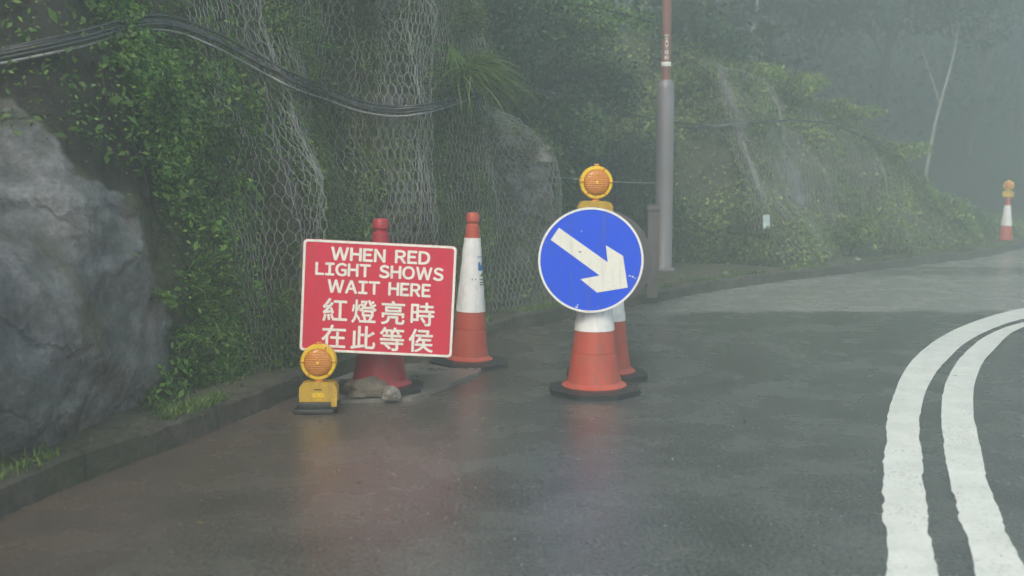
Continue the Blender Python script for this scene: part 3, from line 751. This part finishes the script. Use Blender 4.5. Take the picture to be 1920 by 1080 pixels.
# ================================================================ plants
for pl, lab in (([(190, 130), (205, 200), (232, 262), (262, 300), (288, 390), (322, 440), (350, 500), (360, 570), (362, 650)], 'dark woody liana hanging down the edge between the dark hollow and the leafy bank'),
                ([(300, 140), (322, 190), (352, 215), (375, 245), (400, 262)], 'thin bare stem crossing the upper part of the leafy bank')):
    P = cr_spline([on_slope(x, y, .14, U_NEAR - 1, U_NET) for x, y in pl], 60)
    v, f = tube_np([P], [np.linspace(.008, .004, 60)], 6); tag(np_mesh('vine', v, f, M['bark'], None, True), lab, 'vine')
def tuft(name, base, n, lmin, lmax, spread, label, wd=.006, drift=(0, 0, 0), sag=.9, m='grass'):
    r = tag(empty(name, base), label, 'plant')
    P = rng.normal(size=(n, 3)) * .03 * np.array([1, 1, .6]); d = rng.normal(size=(n, 3)) * spread + np.array(drift)
    blades('leaf_blades', P, d, rng.uniform(lmin, lmax, n), np.full(n, wd), M[m], r, seg=6, sag=sag)
    return r
tuft('grass_tuft', Vector(at_y(872, 140, 8.15)), 700, .25, .65, .42, 'long arching green grass tuft on the corner of the netted rock face', .010, (1.0, -.15, .6), .65)
tuft('grass_tuft', Vector(at_y(838, 95, 8.15)), 260, .12, .32, .5, 'smaller grass tuft hanging above the long arching one at the rock corner', .006, (.2, -.5, .4), .9)
def fern(name, base, label, L=.3, n=9, face=(0, -1, .3), m='leaf_bank'):
    r = tag(empty(name, base), label, 'fern', 'ferns growing on the bank')
    pos = []; nr = []; sz = []; stems = []
    for k in range(n):
        d = Vector((random.uniform(-1, 1) + face[0], face[1] * random.uniform(.3, 1), random.uniform(0, .9) + face[2])).normalized()
        ln_ = L * random.uniform(.7, 1.1); pts = []
        sd_ = d.cross(Vector((0, 0, 1))).normalized()
        for q in range(13):
            t = q / 12; p = d * ln_ * t - Vector((0, 0, 1)) * ln_ * .55 * t * t; pts.append(p)
            if q > 1:
                for s in (-1, 1):
                    l = ln_ * .22 * math.sin(math.pi * (1 - t * .85)); 
                    pos.append(p + sd_ * s * l * .5); nr.append((sd_ * .2 + Vector((0, -.3, 1)))); sz.append(max(.012, l))
        stems.append(np.array(pts))
    v, f = tube_np(stems, .002, 4); np_mesh('stem', v, f, M['grass'], r)
    P = np.array(pos); nrr = np.array(nr)
    # leaflets oriented sideways
    leaves('fronds', P, nrr + rng.normal(size=P.shape) * .2, np.array(sz), M[m], r, .3, .15)
    return r
for (x, y, l, lab) in [(330, 640, .24, 'bright fern at the foot of the bank beside the bare grey rock'), (300, 560, .16, 'small fern sprouting at the edge of the bare grey rock'),
                       (600, 100, .22, 'yellow green fern in the net above the black cables'), (790, 90, .25, 'broad leaved fern on the rock face left of the grass tufts'),
                       (500, 690, .2, 'fern at the kerb just left of the amber ground beacon'), (440, 350, .24, 'pale fern halfway up the leafy bank')]:
    um, ux = (U_NEAR - .8, U_COR)
    fern('fern', Vector(on_slope(x, y, .05, um, ux)), lab, l)

def crown_points(center, radii, n, clumps, cs):
    cen = []
    while len(cen) < clumps:
        v = rng.normal(size=3); v /= np.linalg.norm(v); cen.append(np.array(center) + v * np.array(radii) * rng.uniform(.35, 1.0))
    cen = np.array(cen); k = rng.integers(0, clumps, n)
    d = rng.normal(size=(n, 3)); d /= np.linalg.norm(d, axis=1)[:, None]
    return cen[k] + d * (cs * rng.uniform(.3, 1, n) ** .5)[:, None] * np.array([1, 1, .6]), cen
def tree(name, base, label, top, trunk_r, crown_c, crown_r, n, clumps=40, cs=.5, leaf=(.06, .13), mt='bark', ml='leaf_far', cat='tree', group='trees on the misty hill', lean=(0, 0), limbs=12, trunk_h=None):
    r = tag(empty(name, base), label, cat, group)
    H = trunk_h or crown_c[2]
    tp = cr_spline([(0, 0, -.3), (lean[0] * .3, lean[1] * .3, H * .3), (lean[0] * .7 + .1, lean[1] * .7, H * .65), (lean[0], lean[1], H)], 24)
    cc = np.array(crown_c) 
    P, cen = crown_points(cc, crown_r, n, clumps, cs)
    paths = [tp]; rads = [np.linspace(trunk_r, trunk_r * .35, 24)]
    for q in range(limbs):
        j = random.randrange(9, 23); e = cen[q % len(cen)]; s = tp[j]; mid = (s + e) / 2 + np.array([0, 0, .15])
        paths.append(cr_spline([s, mid, e], 8)); rads.append(np.linspace(trunk_r * .35, trunk_r * .08, 8))
    v, f = tube_np(paths, rads, 7); np_mesh('trunk', v, f, M[mt], r, True)
    leaves('crown', P, rng.normal(size=P.shape) + np.array([0, 0, .7]), rng.uniform(*leaf, n), M[ml], r)
    return r
def hz(X, Y):   # height of the slope there
    d = (PP[:, 0] - X) ** 2 + (PP[:, 1] - Y) ** 2; return float(PP[np.argmin(d), 2])
# shrubs in the gully behind the boulder
for (px, py, Y, rr_, n, lab) in [(930, 60, 11.0, (.75, .6, .9), 5200, 'dark leafy tree rising behind the corner of the netted rock'),
                                 (1060, 120, 12.2, (.8, .6, 1.0), 6200, 'dark tree over the gully left of the grey post'),
                                 (1010, 240, 11.5, (.7, .5, .6), 3800, 'low dark shrub just behind the netted boulder'),
                                 (1160, 330, 13.4, (.8, .5, .8), 3800, 'dull green shrub filling the gully behind the amber lamp'),
                                 (1310, 110, 15.0, (1.0, .8, .9), 4200, 'leafy shrub right behind the red brown pole top')]:
    c = at_y(px, py, Y); b = Vector((c.x, c.y + .3, min(hz(c.x, c.y + .3), c.z - .3)))
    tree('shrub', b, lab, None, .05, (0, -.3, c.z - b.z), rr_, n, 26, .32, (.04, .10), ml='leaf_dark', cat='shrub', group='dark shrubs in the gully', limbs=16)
for (px, py, Y, rr_, n, lab) in [(1300, 150, 14.6, (.6, .4, .20), 2200, 'leafy bush on the bank top just right of the grey post head'),
                                 (1395, 140, 15.2, (.65, .4, .18), 2200, 'bush on the highest point of the misty bank'),
                                 (1490, 160, 15.6, (.6, .4, .17), 1900, 'bush on the bank crest right of its highest point'),
                                 (1580, 210, 16.2, (.6, .4, .16), 1800, 'bush halfway down the sloping bank crest'),
                                 (1680, 285, 16.9, (.55, .4, .15), 1600, 'low bush on the bank crest left of the pale leaning trunk'),
                                 (1780, 395, 17.8, (.4, .3, .18), 1500, 'lowest bush at the tail end of the misty bank'),
                                 (1420, 470, 13.4, (.35, .25, .2), 1400, 'bush at the foot of the bank below the pale plate'),
                                 (1600, 440, 14.7, (.4, .25, .22), 1400, 'bush at the foot of the bank near the start of the bend')]:
    c = at_y(px, py, Y); b = Vector((c.x, c.y + .1, c.z - .35))
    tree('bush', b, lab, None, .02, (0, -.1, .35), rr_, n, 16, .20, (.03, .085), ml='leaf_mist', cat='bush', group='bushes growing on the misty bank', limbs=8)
# overhanging branch with paler leaves
c = at_y(1150, 35, 11.0)
r = tag(empty('overhanging_branch', at_y(1000, 10, 11.4)), 'branch of paler green leaves reaching right towards the red brown pole', 'branch')
o0 = r.location
tp = [np.array(at_y(x, y, Y) - o0) for x, y, Y in [(1000, 10, 11.4), (1080, 8, 11.1), (1150, 22, 10.9), (1222, 42, 10.8)]]
tw = [np.array(at_y(x, y, Y) - o0) for x, y, Y in [(1080, 8, 11.1), (1110, 40, 10.9), (1140, 62, 10.8)]]
v, f = tube_np([cr_spline(tp, 20), cr_spline(tw, 12)], .012, 6); np_mesh('twig', v, f, M['bark'], r, True)
cp_ = np.vstack([cr_spline(tp, 60), cr_spline(tw, 30)]); k = rng.integers(0, 90, 900)
P = cp_[k] + rng.normal(size=(900, 3)) * .075
leaves('leaf_spray', P, rng.normal(size=P.shape) * .7 + np.array([0, -.2, 1]), rng.uniform(.03, .07, 900), M['leaf_bank'], r)

# trees on the hill
T_ = [(1395, 18.5, 'slender pale trunked tree above the bank with its trunk leaving the frame', .05, 'palebark', (.25, .2)),
      (1722, 21.0, 'slim pale leaning trunk rising behind the end of the bank', .045, 'palebark', (.85, .3)),
      (1800, 25.0, 'darker leaning tree just right of the slim pale trunk', .12, 'bark', (1.1, .2)),
      (1520, 21.0, 'dim broad crowned tree above the middle of the right bank', .12, 'bark', (-.2, .2)),
      (1640, 24.0, 'dim tree standing back between the pale trunk and the broad crown', .14, 'bark', (.2, .2)),
      (1900, 27.0, 'greenish hazy tree at the right edge above the distant cone', .15, 'bark', (.3, .2)),
      (1450, 26.0, 'tall hazy tree highest up the hill behind the bank', .16, 'bark', (.1, .2)),
      (1980, 31.0, 'farthest pale grey tree beyond the bend at the right', .18, 'bark', (.1, .2)),
      (2120, 33.0, 'hazy roadside tree beyond the bend outside the right edge', .18, 'bark', (.1, .2))]
for i, (px, Y, lab, tr_, mt, ln_) in enumerate(T_):
    X = (px - 960) / FPX * Y; zb = hz(X, Y)
    hgt = 5.2 if i < 3 else 4.6
    tree('hill_tree', Vector((X, Y, zb)), lab, None, tr_, (ln_[0], ln_[1], hgt), (1.9, 1.4, 1.7) if i > 0 else (1.1, .9, .8), 7000, 44, .75, (.10, .24), mt=mt, lean=ln_, limbs=10 if mt == 'bark' else 3)

# ================================================================ posts
pb = at_z(1243, 506, .14)
pole = tag(empty('lamp_post', pb), 'tall post with thick grey steel base and slimmer red brown upper part', 'post')
sc_p = pb.y
def zat(py): return at_y(1243, py, pb.y).z - pb.z
zt = zat(150)
bm = bmesh.new(); lathe(bm, [(.125, -.05), (.118, .04), (.108, .06), (.107, zt * .5), (.106, zt - .10), (.10, zt - .05), (.075, zt - .015), (.062, zt)], 32)
bm_obj('base_section', bm, M['steel'], pole)
bm = bmesh.new(); lathe(bm, [(.058, zt - .02), (.056, zt + 1.5), (.048, zt + 4.0), (.04, 7.4)], 28)
up = bm_obj('upper_section', bm, M['pole_red'], pole)
bm = bmesh.new(); lathe(bm, [(.0605, zat(125)), (.0612, zat(125) + .001), (.0612, zat(117)), (.0605, zat(117) + .001)], 28)
bm_obj('white_band', bm, M['white'], pole)
bm = bmesh.new(); lathe(bm, [(.16, -.03), (.16, .015), (.12, .03)], 8); bm_obj('foot_flange', bm, M['steel'], pole)
v, f = tube_np([cr_spline([(0, 0, 7.3), (.1, -.3, 7.9), (.5, -.9, 8.25), (1.0, -1.6, 8.3)], 20)], .035, 10); np_mesh('lamp_arm', v, f, M['pole_red'], pole, True)
bm = bmesh.new(); box(bm, -.12, .12, -.3, .3, -.05, .06); lh = bm_obj('lamp_head', bm, M['steel'], pole, bevel=.03); lh.location = (1.15, -1.85, 8.3); lh.rotation_euler = (0, 0, R(35))
def glyph(ch):
    cu = bpy.data.curves.new('glyph', 'FONT'); cu.body = ch; cu.size = 1; cu.resolution_u = 6
    to = bpy.data.objects.new('glyph', cu); C.objects.link(to); bpy.context.view_layer.update()
    me = bpy.data.meshes.new_from_object(to.evaluated_get(bpy.context.evaluated_depsgraph_get()))
    bpy.data.objects.remove(to); bpy.data.curves.remove(cu)
    co = np.array([v.co[:] for v in me.vertices]); fs = [tuple(p.vertices) for p in me.polygons]; bpy.data.meshes.remove(me)
    return co, fs
def text_mesh(name, s, wd, ht, m, parent, loc, fat=.0, ext=.0008, rot=(R(90), 0, 0), gap=.16, wspace=.62, cjk=False):
    """letters laid out one by one; fat = stroke thickening as a fraction of the letter height"""
    x = 0; lay = []; wi = 0
    for c in s:
        if c == ' ': x += wspace; wi += 1; continue
        co, fs = glyph(chr(ord(c) + 0xFEE0) if ord(c) < 128 else c)
        if cjk: lay.append((co, fs, x, wi)); x += 1.0 + gap
        else:
            co = co.copy(); co[:, 0] -= co[:, 0].min(); hh = .735
            lay.append((co / hh, fs, x, wi)); x += co[:, 0].max() / hh + gap
    mn = np.min([(co + [xx, 0, 0]).min(0) for co, fs, xx, _ in lay], axis=0); mx = np.max([(co + [xx, 0, 0]).max(0) for co, fs, xx, _ in lay], axis=0)
    sx_ = (wd - 2 * fat * ht) / (mx[0] - mn[0]); sy_ = (ht - 2 * fat * ht) / (mx[1] - mn[1]); ctr = (mn + mx) / 2
    dirs = [(0, 0)] + ([(math.cos(a), math.sin(a)) for a in [k * math.pi / 4 for k in range(8)]] if fat else [])
    for word in range(wi + 1):
        bm = bmesh.new()
        for co, fs, xx, w_ in lay:
            if w_ != word: continue
            P = np.column_stack([(co[:, 0] + xx - ctr[0]) * sx_, (co[:, 1] - ctr[1]) * sy_])
            for k, (dx, dy) in enumerate(dirs):
                z = ext + k * .00012
                vt = [bm.verts.new((p[0] + dx * fat * ht, p[1] + dy * fat * ht, z)) for p in P]
                for f in fs:
                    try: bm.faces.new([vt[i] for i in f])
                    except ValueError: pass
        me2 = bpy.data.meshes.new(name); bm.normal_update(); bm.to_mesh(me2); bm.free(); me2.materials.append(m)
        o = bpy.data.objects.new(name, me2); C.objects.link(o); o.parent = parent; o.location = loc; o.rotation_euler = rot
    return o
for ch, y0 in zip('EAY86', (70, 79, 88, 99, 109)):
    text_mesh('painted_character', ch, .048, .048, M['white'], up, (-.004, -.0595, zat(y0)), .03, .002)
# short weathered post left of the pole
c0 = at_z(1222, 548, .13)
bm = bmesh.new(); hh = at_y(1222, 385, c0.y).z - c0.z
box(bm, -.055, .055, -.05, .05, -.05, hh)
box(bm, -.062, .062, -.057, .057, hh - .06, hh - .02)
for v in bm.verts: v.co.x += .01 * noise.noise(v.co * 9)
o = bm_obj('short_post', bm, simple('weathered_concrete', (.11, .10, .10), .7, .25, 9, bmp=.5, dirt=(.1, .09, .07)), None, bevel=.008)
o.location = c0; tag(o, 'short weathered concrete post standing just left of the tall grey post', 'post')

# ================================================================ cones, signs, beacons
def cone(name, loc, label, H=1.0, m='orange', r0=.16, tilt=(0, 0, 0), sleeve=(.36, .83), base=.27, logo=False, group='traffic cones'):
    t = tag(empty(name, loc, tilt), label, 'cone', group)
    rt = .036
    def rad(z): return r0 + (rt - r0) * ((z - .05) / (H - .05)) ** .93
    bm = bmesh.new()
    prof = [(r0 + .030, .035), (r0 + .030, .045), (r0 + .012, .055), (r0, .065)]
    for k in range(1, 16):
        z = .065 + (H * .915 - .065) * k / 15; prof.append((rad(z), z))
        if k == 3: prof += [(rad(z) - .003, z + .002), (rad(z) - .003, z + .005), (rad(z + .008), z + .008)]
    zt_ = H * .915; rr = rad(zt_)
    prof += [(rr * .80, zt_ + .008), (rr * .80, zt_ + .018), (rr * 1.02, zt_ + .028), (rr * 1.0, H - .018), (rr * .8, H - .003), (rr * .45, H), (.001, H)]
    lathe(bm, prof, 48); bm_obj('cone_body', bm, M[m], t)
    bm = bmesh.new()
    pts = []
    for k in range(8):
        a = R(22.5 + 45 * k); pts.append((math.cos(a) * base * 1.06, math.sin(a) * base * 1.06))
    a_ = [bm.verts.new((x, y, 0)) for x, y in pts]; b_ = [bm.verts.new((x, y, .03)) for x, y in pts]; c_ = [bm.verts.new((x * .72, y * .72, .04)) for x, y in pts]
    bm.faces.new(a_[::-1]); bm.faces.new(c_)
    for i in range(8):
        j = (i + 1) % 8; bm.faces.new((a_[i], a_[j], b_[j], b_[i])); bm.faces.new((b_[i], b_[j], c_[j], c_[i]))
    bm_obj('rubber_base', bm, M['rubber'], t, bevel=.006)
    if sleeve:
        bm = bmesh.new(); z0, z1 = sleeve[0] * H, sleeve[1] * H; pr = [(rad(z0) - .002, z0)]
        for k in range(13):
            z = z0 + (z1 - z0) * k / 12; pr.append((rad(z) + .004 + .0015 * math.sin(k * 2.1), z))
        pr.append((rad(z1) - .002, z1)); lathe(bm, pr, 48); sl = bm_obj('white_sleeve', bm, M['sleeve'], t)
        if logo:
            def patch(nm, a0, a1, z0_, z1_, mm, shape=None):
                bm = bmesh.new(); na = 8; g = {}
                for i in range(na + 1):
                    for j in range(2):
                        f = i / na; a = R(a0 + (a1 - a0) * f)
                        zz = (z0_ if j == 0 else z1_)
                        if shape and j == 1: zz = z0_ + (z1_ - z0_) * shape(f)
                        r_ = rad(zz) + .0065; g[i, j] = bm.verts.new((r_ * math.sin(a), -r_ * math.cos(a), zz))
                for i in range(na): bm.faces.new((g[i, 0], g[i + 1, 0], g[i + 1, 1], g[i, 1]))
                bm_obj(nm, bm, mm, sl)
            patch('blue_emblem', 38, 78, .625 * H, .685 * H, M['logoblue'], lambda f: .75 + .25 * math.sin(f * 9))
            patch('emblem_frame', 34, 80, .712 * H, .716 * H, M['logoblue'])
            patch('green_emblem', 42, 84, .59 * H, .62 * H, M['logogreen'], lambda f: f)
            for zz in (.565, .545, .53): patch('printed_line', 44, 82, zz * H, (zz + .007) * H, M['greyprint'])
            for aa in (4, 20): patch('printed_line', aa, aa + 5, .565 * H, .575 * H, M['greyprint'])
    return t
def beacon(name, loc, label, rot=(0, 0, 0), body_h=.12, skirt=True):
    """lens faces -Y; origin at the bottom of the battery box"""
    t = tag(empty(name, loc, rot), label, 'warning lamp', 'amber warning lamps')
    bm = bmesh.new(); hb = .115
    pts = [(-.098, 0), (.098, 0), (.098, hb * .75), (.085, hb * .93), (.06, hb), (-.06, hb), (-.085, hb * .93), (-.098, hb * .75)]
    extrude_poly(bm, pts, -.045, .045); bd = bm_obj('battery_box', bm, M['yellow'], t, bevel=.007)
    bm = bmesh.new(); box(bm, -.03, .03, -.0475, -.046, .035, .06); box(bm, -.012, .024, -.0475, -.046, .02, .028); bm_obj('moulded_badge', bm, M['ring'], bd)
    bm = bmesh.new(); box(bm, -.02, .02, -.047, -.044, .075, .080); bm_obj('slot', bm, M['black'], bd)
    if skirt:
        bm = bmesh.new(); box(bm, -.105, .105, -.06, .06, -.028, .012); bm_obj('rubber_foot', bm, M['rubber'], t, bevel=.01)
        bm = bmesh.new(); box(bm, .068, .100, -.064, -.045, -.01, .03); bm_obj('clip', bm, M['yellow'], bd, bevel=.003)
    bm = bmesh.new(); lathe(bm, [(.028, hb - .005), (.024, hb + .012), (.03, hb + .02)], 20); bm_obj('neck', bm, M['lens'], t)
    zc = hb + .105; rl = .093
    bm = bmesh.new(); lathe(bm, [(.001, .034), (rl * .9, .034), (rl, .028), (rl, -.028), (rl * .97, -.032), (rl * .80, -.033)], 48, 'Y', (0, 0, zc)); hs = bm_obj('lamp_housing', bm, M['ring'], t)
    bm = bmesh.new(); pr = [(.78 * rl * math.cos(a), -.033 - .02 * math.sin(a)) for a in [k * math.pi / 2 / 8 for k in range(9)]]; pr[-1] = (.001, pr[-1][1])
    lathe(bm, pr, 40, 'Y', (0, 0, zc)); bm_obj('amber_lens', bm, M['lens'], t)
    bm = bmesh.new(); lathe(bm, [(.008, -.052), (.007, -.056), (.001, -.057)], 12, 'Y', (0, 0, zc)); bm_obj('lens_boss', bm, M['ring'], t)
    # gaps in the reflector ring
    for an in (2, 178, 232, 308, 62):
        bm = bmesh.new(); a = R(an)
        vs = box(bm, -.0035, .0035, -.0375, -.030, rl * .78, rl * 1.01)
        bmesh.ops.rotate(bm, verts=bm.verts, cent=(0, 0, 0), matrix=Matrix.Rotation(R(90 - an), 3, 'Y')); bmesh.ops.translate(bm, verts=bm.verts, vec=(0, 0, zc))
        bm_obj('ring_notch', bm, M['lens'], hs)
    bm = bmesh.new(); box(bm, -.014, .014, -.012, .012, zc + rl - .004, zc + rl + .012); bm_obj('top_stud', bm, M['lens'], t, bevel=.003)
    return t

# red sign on its crimson cone
cr = at_z(712, 737); cr.z = .022
cone('traffic_cone', cr, 'crimson cone behind and holding up the red text sign', .985, 'crimson', .155, (0, R(1.2), 0), None, .25)
sc0 = at_y(704.5, 664, 5.44)
sg = tag(empty('text_sign', sc0, (R(-2.0), R(3.0), R(1.5))), 'red rectangular sign with white English and Chinese wait here lettering', 'road sign')
PW, PH = .826, .607
bm = bmesh.new(); extrude_poly(bm, rrect(PW, PH, .022, 5, 0, PH / 2), 0, .012); panel = bm_obj('sign_panel', bm, M['redsign'], sg, smooth=False)
bm = bmesh.new(); ring_poly(bm, rrect(PW - .002, PH - .002, .022, 5, 0, PH / 2), rrect(PW - .028, PH - .028, .014, 5, 0, PH / 2), -.0015, .003)
bm_obj('white_border', bm, M['white'], panel, smooth=False)
def sx(f): return f * PW
lines = [('WHEN RED', .535, .073, .004, .118, .045), ('LIGHT SHOWS', .692, .073, .002, .258, .045), ('WAIT HERE', .558, .073, .004, .408, .045),
         ('紅燈亮時', .605, .130, .006, .622, .018), ('在此等侯', .605, .130, .006, .858, .018)]
for s, wd, ht, cx, fy, fat in lines:
    text_mesh('lettering', s, wd, ht, M['white'], panel, (cx, -.0003, PH * (1 - fy)), fat, .0008, cjk=ord(s[0]) > 255, gap=.12 if ord(s[0]) > 255 else .17)
bm = bmesh.new(); box(bm, -.03, .03, .0125, .12, .50, .53); bm_obj('bracket', bm, M['signback'], sg)
for zz in (.46, .10):
    bm = bmesh.new(); box(bm, -.25, .25, .0125, .02, zz, zz + .03); bm_obj('stiffener', bm, M['signback'], sg)

# tall orange cone
c1 = at_z(880, 683)
cone('traffic_cone', c1, 'tall orange cone with wide white sleeve right of the red sign', 1.015, 'orange', .126, (0, R(1.6), 0), (.355, .835), .26, True)
# cone pair under the blue sign
c2 = at_z(1114, 734)
cone('traffic_cone', c2, 'front orange cone directly beneath the blue arrow sign', .985, 'orange', .158, (0, R(-.3), 0), (.37, .80), .262)
c3 = at_z(1137, 706)
cone('traffic_cone', c3, 'rear orange cone half hidden behind the one beneath the blue sign', .97, 'orange', .152, (0, R(.4), 0), (.37, .80), .25)
# blue disc
bc = at_y(1108, 488, 5.66); rB = .2965
bs = tag(empty('arrow_sign', bc, (R(-1), 0, R(1))), 'round blue sign with white border and white arrow pointing down right', 'road sign')
NSEG = 96
circ = lambda r_: [(r_ * math.cos(2 * math.pi * k / NSEG), r_ * math.sin(2 * math.pi * k / NSEG)) for k in range(NSEG)]
bm = bmesh.new(); extrude_poly(bm, circ(rB), 0, .010); disc = bm_obj('sign_disc', bm, M['blue'], bs, smooth=False)
bm = bmesh.new(); ring_poly(bm, circ(rB - .0005), circ(rB - .013), -.0015, .003); bm_obj('white_border', bm, M['white'], disc, smooth=False)
arr = [(190, 322), (388, 460), (380, 392), (450, 435), (470, 562), (345, 582), (278, 528), (355, 513), (157, 370)]
bm = bmesh.new(); extrude_poly(bm, [((x - 320) / 214 * rB, -(y - 452) / 212 * rB) for x, y in arr], -.0016, .002); bm_obj('white_arrow', bm, M['white'], disc, smooth=False)
# chips in the film
for (x, y, r_, mm) in [(277, 418, .006, 'black'), (272, 417, .004, 'black'), (282, 335, .004, 'white'), (490, 518, .007, 'white'), (478, 515, .006, 'white'), (500, 524, .004, 'white'), (262, 640, .008, 'white'), (268, 632, .005, 'white'), (350, 640, .003, 'white'), (140, 380, .003, 'white')]:
    bm = bmesh.new(); cx, cz = (x - 320) / 214 * rB, -(y - 452) / 212 * rB
    extrude_poly(bm, [(cx + r_ * random.uniform(.5, 1.2) * math.cos(k * 1.05), cz + r_ * random.uniform(.4, .9) * math.sin(k * 1.05)) for k in range(6)], -.0022, 0)
    bm_obj('film_chip', bm, M[mm], disc, smooth=False)
bm = bmesh.new(); box(bm, -.02, .02, .0105, .05, .10, .13); bm_obj('bracket', bm, M['signback'], bs)
# grey back of the second sign
gc = at_y(1127, 488, 6.28)
gb = tag(empty('round_sign', gc, (R(1), 0, R(-4))), 'plain grey back of a round sign peeping out behind the blue one', 'road sign')
bm = bmesh.new(); extrude_poly(bm, circ(.315), 0, .010); bm_obj('sign_disc', bm, M['signback'], gb, smooth=False)
bm = bmesh.new(); box(bm, -.15, .15, -.012, 0, .09, .12); bm_obj('bracket', bm, M['signback'], gb)
# beacons
lc = at_y(1117, 342, 5.74)
beacon('warning_lamp', (lc.x, c2.y, lc.z - .22), 'amber round lamp on a yellow box on top of the blue arrow sign cone', (0, R(1.5), R(2)), skirt=False)
gl = at_z(599, 772); ll = at_y(600, 680, gl.y)
beacon('warning_lamp', (gl.x, gl.y, .050), 'amber round lamp with yellow box standing on the ground before the red sign', (0, R(.5), R(3)))
bm = bmesh.new(); box(bm, -.115, .10, -.075, .08, 0, .028); fo = bm_obj('rubber_block', bm, M['rubber'], None, bevel=.01); fo.location = (gl.x - .01, gl.y, 0.0)
tag(fo, 'dark rubber block underneath the amber lamp on the ground', 'block')
# distant cone with lamp
fc = at_z(1884, 463)
cone('traffic_cone', fc, 'distant hazy cone with white band at the far bend', .97, 'orange', .14, (0, R(1), 0), (.42, .82), .25)
beacon('warning_lamp', (fc.x + .015, fc.y, .955), 'distant hazy amber lamp topping the far cone at the bend', (0, R(1), R(-28)), skirt=False)

# broken rubble against the red cone
def lump(name, loc, sx_, sy_, sz_, m, seed, label, rot=0, cat='rock', sub=3):
    bm = bmesh.new(); bmesh.ops.create_icosphere(bm, subdivisions=sub, radius=1)
    for v in bm.verts:
        q = v.co.normalized(); d = 1 + .35 * noise.fractal(q * 1.4 + Vector((seed, 0, 0)), 1, 2, 4)
        q = q * d; q = Vector((q.x * sx_, q.y * sy_, max(q.z, -.35) * sz_)); v.co = q
    o = bm_obj(name, bm, m, None, smooth=False); o.location = loc; o.rotation_euler = (0, 0, rot)
    return tag(o, label, cat) if label else o
lp = at_z(690, 748); lump('broken_slab', (lp.x, lp.y - .04, .055), .13, .07, .075, M['paleback'], 3, 'tan broken lump propped against the foot of the crimson cone', .2)
lp = at_z(733, 752); lump('stone', (lp.x, lp.y - .02, .035), .055, .05, .05, M['concrete'], 8, 'small grey stone beside the tan broken lump')
# pale marker on the right bank
mk = Vector(on_slope(1437, 416, .38, U_B0, U_B1))
bm = bmesh.new(); extrude_poly(bm, [(-.04, -.10), (.05, -.085), (.04, .10), (-.05, .09)], 0, .006); o = bm_obj('marker_plate', bm, M['tagpale'], None, smooth=False); o.location = mk
tag(o, 'small pale bluish plate fixed on the misty right bank', 'plate')
# pale patch of bare rock on the boulder (loose shotcrete slab)
bp = Vector(on_slope(1020, 296, .06, U_COR, U_BLD))
lump('pale_stone', bp, .09, .05, .12, M['palebark'], 12, 'pale bare stone showing through the net on the boulder crest', 0.5, 'stone')

# ================================================================ litter on the road
n = 1100; lpz = []
while len(lpz) < n:
    i = random.randrange(70, 330); o_ = -abs(random.gauss(0, 1.0)) * 1.3 - .02
    p = K[i] + Kn[i] * o_; 
    if p[1] > 2.0: lpz.append((p[0], p[1], .006))
lpz = np.array(lpz)
leaves('leaf_litter', lpz, rng.normal(size=(n, 3)) * .18 + np.array([0, 0, 1.]), rng.uniform(.005, .018, n) * (1 + (rng.random(n) < .08)), M['litter'], droop=.05)['kind'] = 'stuff'
ng_ = 2600; gp = np.column_stack([rng.uniform(-2, 9, ng_), 2.6 + rng.exponential(4.0, ng_), np.full(ng_, .005)])
kx_ = np.interp(gp[:, 1], K[:, 1], K[:, 0]); gp = gp[gp[:, 0] > kx_ + .05]
leaves('road_grit', gp, rng.normal(size=gp.shape) * .3 + np.array([0, 0, 1.]), rng.uniform(.003, .010, len(gp)), simple('pale_grit', (.30, .31, .28), .5, .4, 8), aspect=.8, droop=-.2)['kind'] = 'stuff'
vp2 = []
for _ in range(1500):
    i = random.randrange(60, 330); o_ = random.uniform(.02, .8); p = K[i] + Kn[i] * o_; vp2.append((p[0], p[1], KH + .012))
vp2 = np.array(vp2); leaves('verge_litter', vp2, rng.normal(size=vp2.shape) * .4 + np.array([0, 0, 1.]), rng.uniform(.012, .035, len(vp2)), M['litter'])['kind'] = 'stuff'
for (x, y, z, s, lab) in [(1010, 640, 0, .022, 'yellow fallen leaf on the road left of the blue sign cone'), (376, 982, 0, .018, 'pale fallen leaf on the brown road near the lower left'), (264, 932, 0, .014, 'small pale fallen leaf near the kerb at lower left')]:
    p = at_z(x, y); o = leaves('fallen_leaf', np.array([[0, 0, .007]]), np.array([[.1, -.3, 1.]]), np.array([s * 2.2]), M['litter']); o.location = p; tag(o, lab, 'leaf', 'fallen leaves')
# loose stones along the verge
for k in range(14):
    i = random.randrange(90, 300); o_ = random.uniform(.2, .5); p = K[i] + Kn[i] * o_; s = random.uniform(.02, .05)
    o = lump('verge_stone', (p[0], p[1], KH + s * .3), s * 1.3, s, s * .7, M['concrete'], k * 3.3, None, random.uniform(0, 3), sub=2)
    tag(o, 'small loose grey stone lying on the muddy verge by the kerb', 'stone', 'loose stones on the verge')

# ================================================================ haze
bm = bmesh.new(); box(bm, -60, 110, -30, 75, -1.2, 26)
hzm = bpy.data.materials.new('haze_air'); hzm.use_nodes = True; nt = hzm.node_tree
nt.nodes.remove(nt.nodes['Principled BSDF']); pv = nt.nodes.new('ShaderNodeVolumePrincipled')
pv.inputs['Color'].default_value = (.80, .95, .96, 1); pv.inputs['Density'].default_value = .029; pv.inputs['Anisotropy'].default_value = .2
nt.links.new(pv.outputs[0], nt.nodes['Material Output'].inputs['Volume'])
hz_o = bm_obj('haze', bm, hzm, None, smooth=False); hz_o['kind'] = 'stuff'
